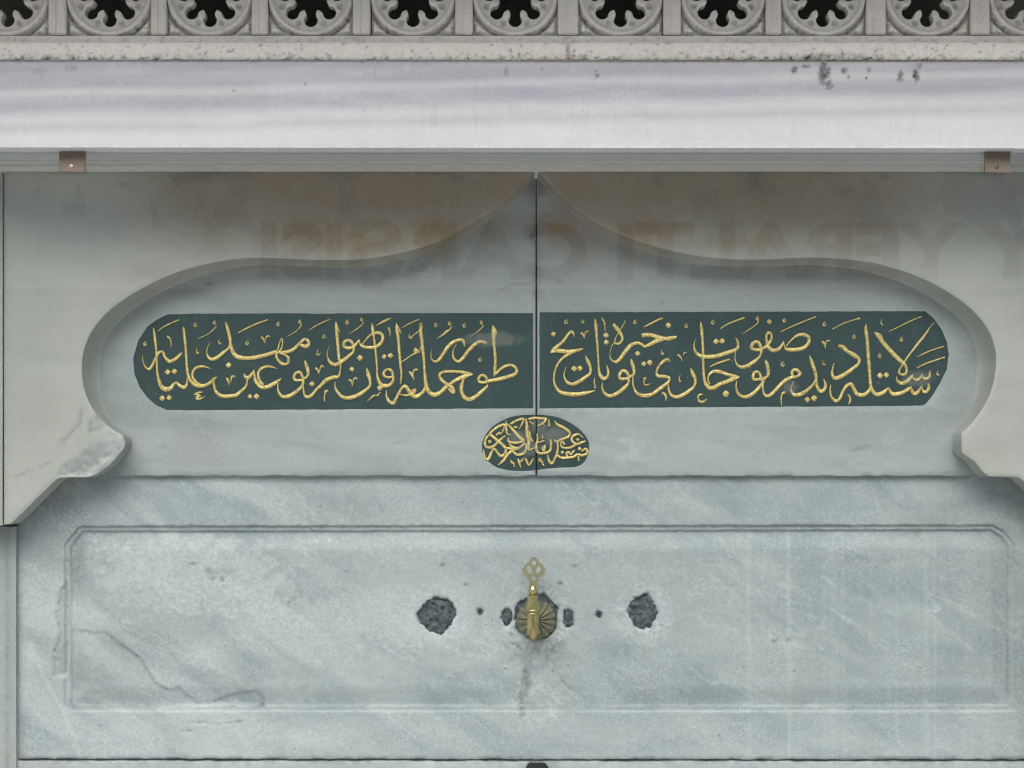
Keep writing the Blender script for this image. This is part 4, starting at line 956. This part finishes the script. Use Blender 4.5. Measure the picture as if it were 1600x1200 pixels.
# lever plate
half = [(435, 80), (462, 92), (480, 120), (503, 150), (535, 168), (550, 190), (553, 212), (582, 238), (562, 262), (565, 300), (540, 322), (512, 328), (492, 352), (484, 385), (470, 398), (492, 425), (490, 470), (480, 500)]
cxh = 433
outl = [(p[0] - cxh, p[1]) for p in half] + [(cxh - p[0], p[1]) for p in half[::-1][:-1]]
Yl = -0.030; kl = k_of(Yl)
def lv(p): return ((780 + (p[0] + cxh) / 8 - 800) * kl, (780 - (860 + p[1] / 8)) * kl)
loops = [[lv(p) for p in outl]]
def ell(cx, cy, a, b_, rot): return [lv((cx - cxh + a * math.cos(t) * math.cos(rot) - b_ * math.sin(t) * math.sin(rot), cy + a * math.cos(t) * math.sin(rot) + b_ * math.sin(t) * math.cos(rot))) for t in np.linspace(0, 2 * math.pi, 21)[:-1]]
loops += [ell(436, 155, 31, 31, 0), ell(378, 237, 30, 50, -.35), ell(491, 240, 30, 50, .42), ell(432, 347, 31, 31, 0)]
curve_plate('lever_plate', loops, .0028, .0006, M['brass_pale'], tap, (0, Yl, EYE))

# ================================================================== GLASS AND CLIPS
gx0, gx1 = W(-420, 0, Y_GLASS)[0], W(2020, 0, Y_GLASS)[0]
ztop = W(0, 230.2, Y_LIN)[1] - .0015
g = box('glass_screen', gx0, gx1, Y_GLASS, Y_GLASS + .008, .35, ztop, M['glass']); tag(g, 'clear protective glass sheet mirroring a sign, hung under the lintel', 'glass pane')
for (x0p, x1p, y1p, lab) in ((93, 132.5, 268, 'brown metal glass clip at the left, with a bright slotted screw'), (1538.5, 1577.5, 269, 'dark brown metal glass clip at the right end under the lintel')):
    Yc = Y_GLASS - .0075; xa, _ = W(x0p, 0, Yc); xb, _ = W(x1p, 0, Yc); zb = W(0, y1p, Yc)[1]; xm = (xa + xb) / 2
    cl = thing('glass_clip', lab, 'clip', (xm, Yc, zb), 'glass clips under the lintel')
    c_holes = []
    def circ(cx, cz, r): return [(cx + r * math.cos(t), cz + r * math.sin(t)) for t in np.linspace(0, 2 * math.pi, 15)[:-1]]
    zt = ztop - .0008; w_ = xb - xa
    loops = [[(xa, zb), (xb, zb - .001), (xb + .0006, zt), (xa + .0006, zt)], circ(xa + w_ * .2, zt - .0085, .0013), circ(xb - w_ * .18, zt - .0085, .0013)]
    curve_plate('clip_plate', loops, .0035, .0006, M['clip'], cl, (0, Yc, 0))
    box('clip_foot', xa + .002, xb - .002, Yc + .002, Y_GLASS - .0004, zb + .002, zb + .012, M['black'], cl)
    me = lathe([(.0036, 0), (.0036, .0012), (.0028, .002), (.0001, .0022)], 18); me.transform(Matrix.Translation((xm - w_ * .02, Yc - .0021, zb + .0095)) @ Matrix.Rotation(math.radians(90), 4, 'X')); put('screw', me, M['steel'] if x0p < 800 else M['clip'], cl, True)
    box('screw_slot', xm - w_ * .02 - .0005, xm - w_ * .02 + .0005, Yc - .0047, Yc - .0040, zb + .0065, zb + .0125, M['black'], cl)

# ================================================================== THE PLACE BEHIND THE CAMERA (seen mirrored in the glass)
me = mesh([(-200, -200, 0), (200, -200, 0), (200, 200, 0), (-200, 200, 0)], [(0, 1, 2, 3)]); gr = put('ground', me, M['paving']); gr['kind'] = 'structure'
M['facade'] = simple('pale_facade_tiles', (0.20, 0.20, 0.18), .7, 0, 2, .2)
M['fascia'] = simple('white_sign_board', (0.66, 0.63, 0.55), .5, 0, 2, .1)
M['red'] = simple('dark_red_letters', (0.13, 0.045, 0.035), .5)
M['entr'] = simple('dark_entrance', (0.03, 0.032, 0.035), .5)
YA = -10.0; KR = S * ((DIST + Y_GLASS) + (abs(YA) - abs(Y_GLASS))) / DIST
def V(px, py): return (px - 800) * KR, EYE + (780 - py) * KR
arc = thing('arcade_entrance', 'pale tiled arcade entrance with a dark lettered fascia, mirrored in the glass', 'building', (0, YA, 0))
xL, xR = V(-500, 0)[0], V(2300, 0)[0]
box('fascia_board', xL, xR, YA - .15, YA, V(0, 450)[1], V(0, 200)[1], M['fascia'], arc, .01)
for i in range(18):
    x0 = xL + i * (xR - xL) / 18; x1 = x0 + (xR - xL) / 18 - .006
    for j in range(3):
        z0 = V(0, 197)[1] + j * .62; box('wall_tile', x0, x1, YA - .2, YA - .003, z0 + .003, z0 + .617, M['fascia'], arc)
    if i % 4 == 0 or i in (0, 17): box('pillar', x0, x0 + .4, YA - .35, YA - .21, 0, V(0, 451)[1], M['facade'], arc, .01)
box('wall', xL, xR, YA - .6, YA - .40, 0, V(0, 197)[1] + 1.9, M['entr'], arc)
box('front_wall', xL, xR, YA - .16, YA - .006, V(0, 860)[1], V(0, 450.5)[1], M['facade'], arc)
tc = bpy.data.curves.new('t', 'FONT'); tc.body = 'Y YERALTI ÇARŞISI'; tc.size = 1.0; tc.extrude = .02; tc.offset = .034
to = bpy.data.objects.new('tmp', tc); col.objects.link(to); dg = bpy.context.evaluated_depsgraph_get(); dg.update()
me = bpy.data.meshes.new_from_object(to.evaluated_get(dg)); bpy.data.objects.remove(to)
co = np.array([v.co[:] for v in me.vertices]); xmin, xmax = co[:, 0].min(), co[:, 0].max()
xa, zt_ = V(1624, 347); xb, zb_ = V(398, 432)
capH = 0.73
sxs = (xa - xb) / (xmax - xmin); szs = (zt_ - zb_) / capH
me.transform(Matrix.Diagonal((sxs, szs, 1, 1)))
me.transform(Matrix.Translation((xa + xmin * sxs * 0, YA + .02, zb_)) @ Matrix.Rotation(math.pi, 4, 'Z') @ Matrix.Rotation(math.radians(90), 4, 'X'))
me.materials.clear(); put('sign_lettering', me, M['red'], arc)
print('objects', len(bpy.data.objects), 'tris', sum(len(o.data.polygons) for o in bpy.data.objects if o.type == 'MESH'))
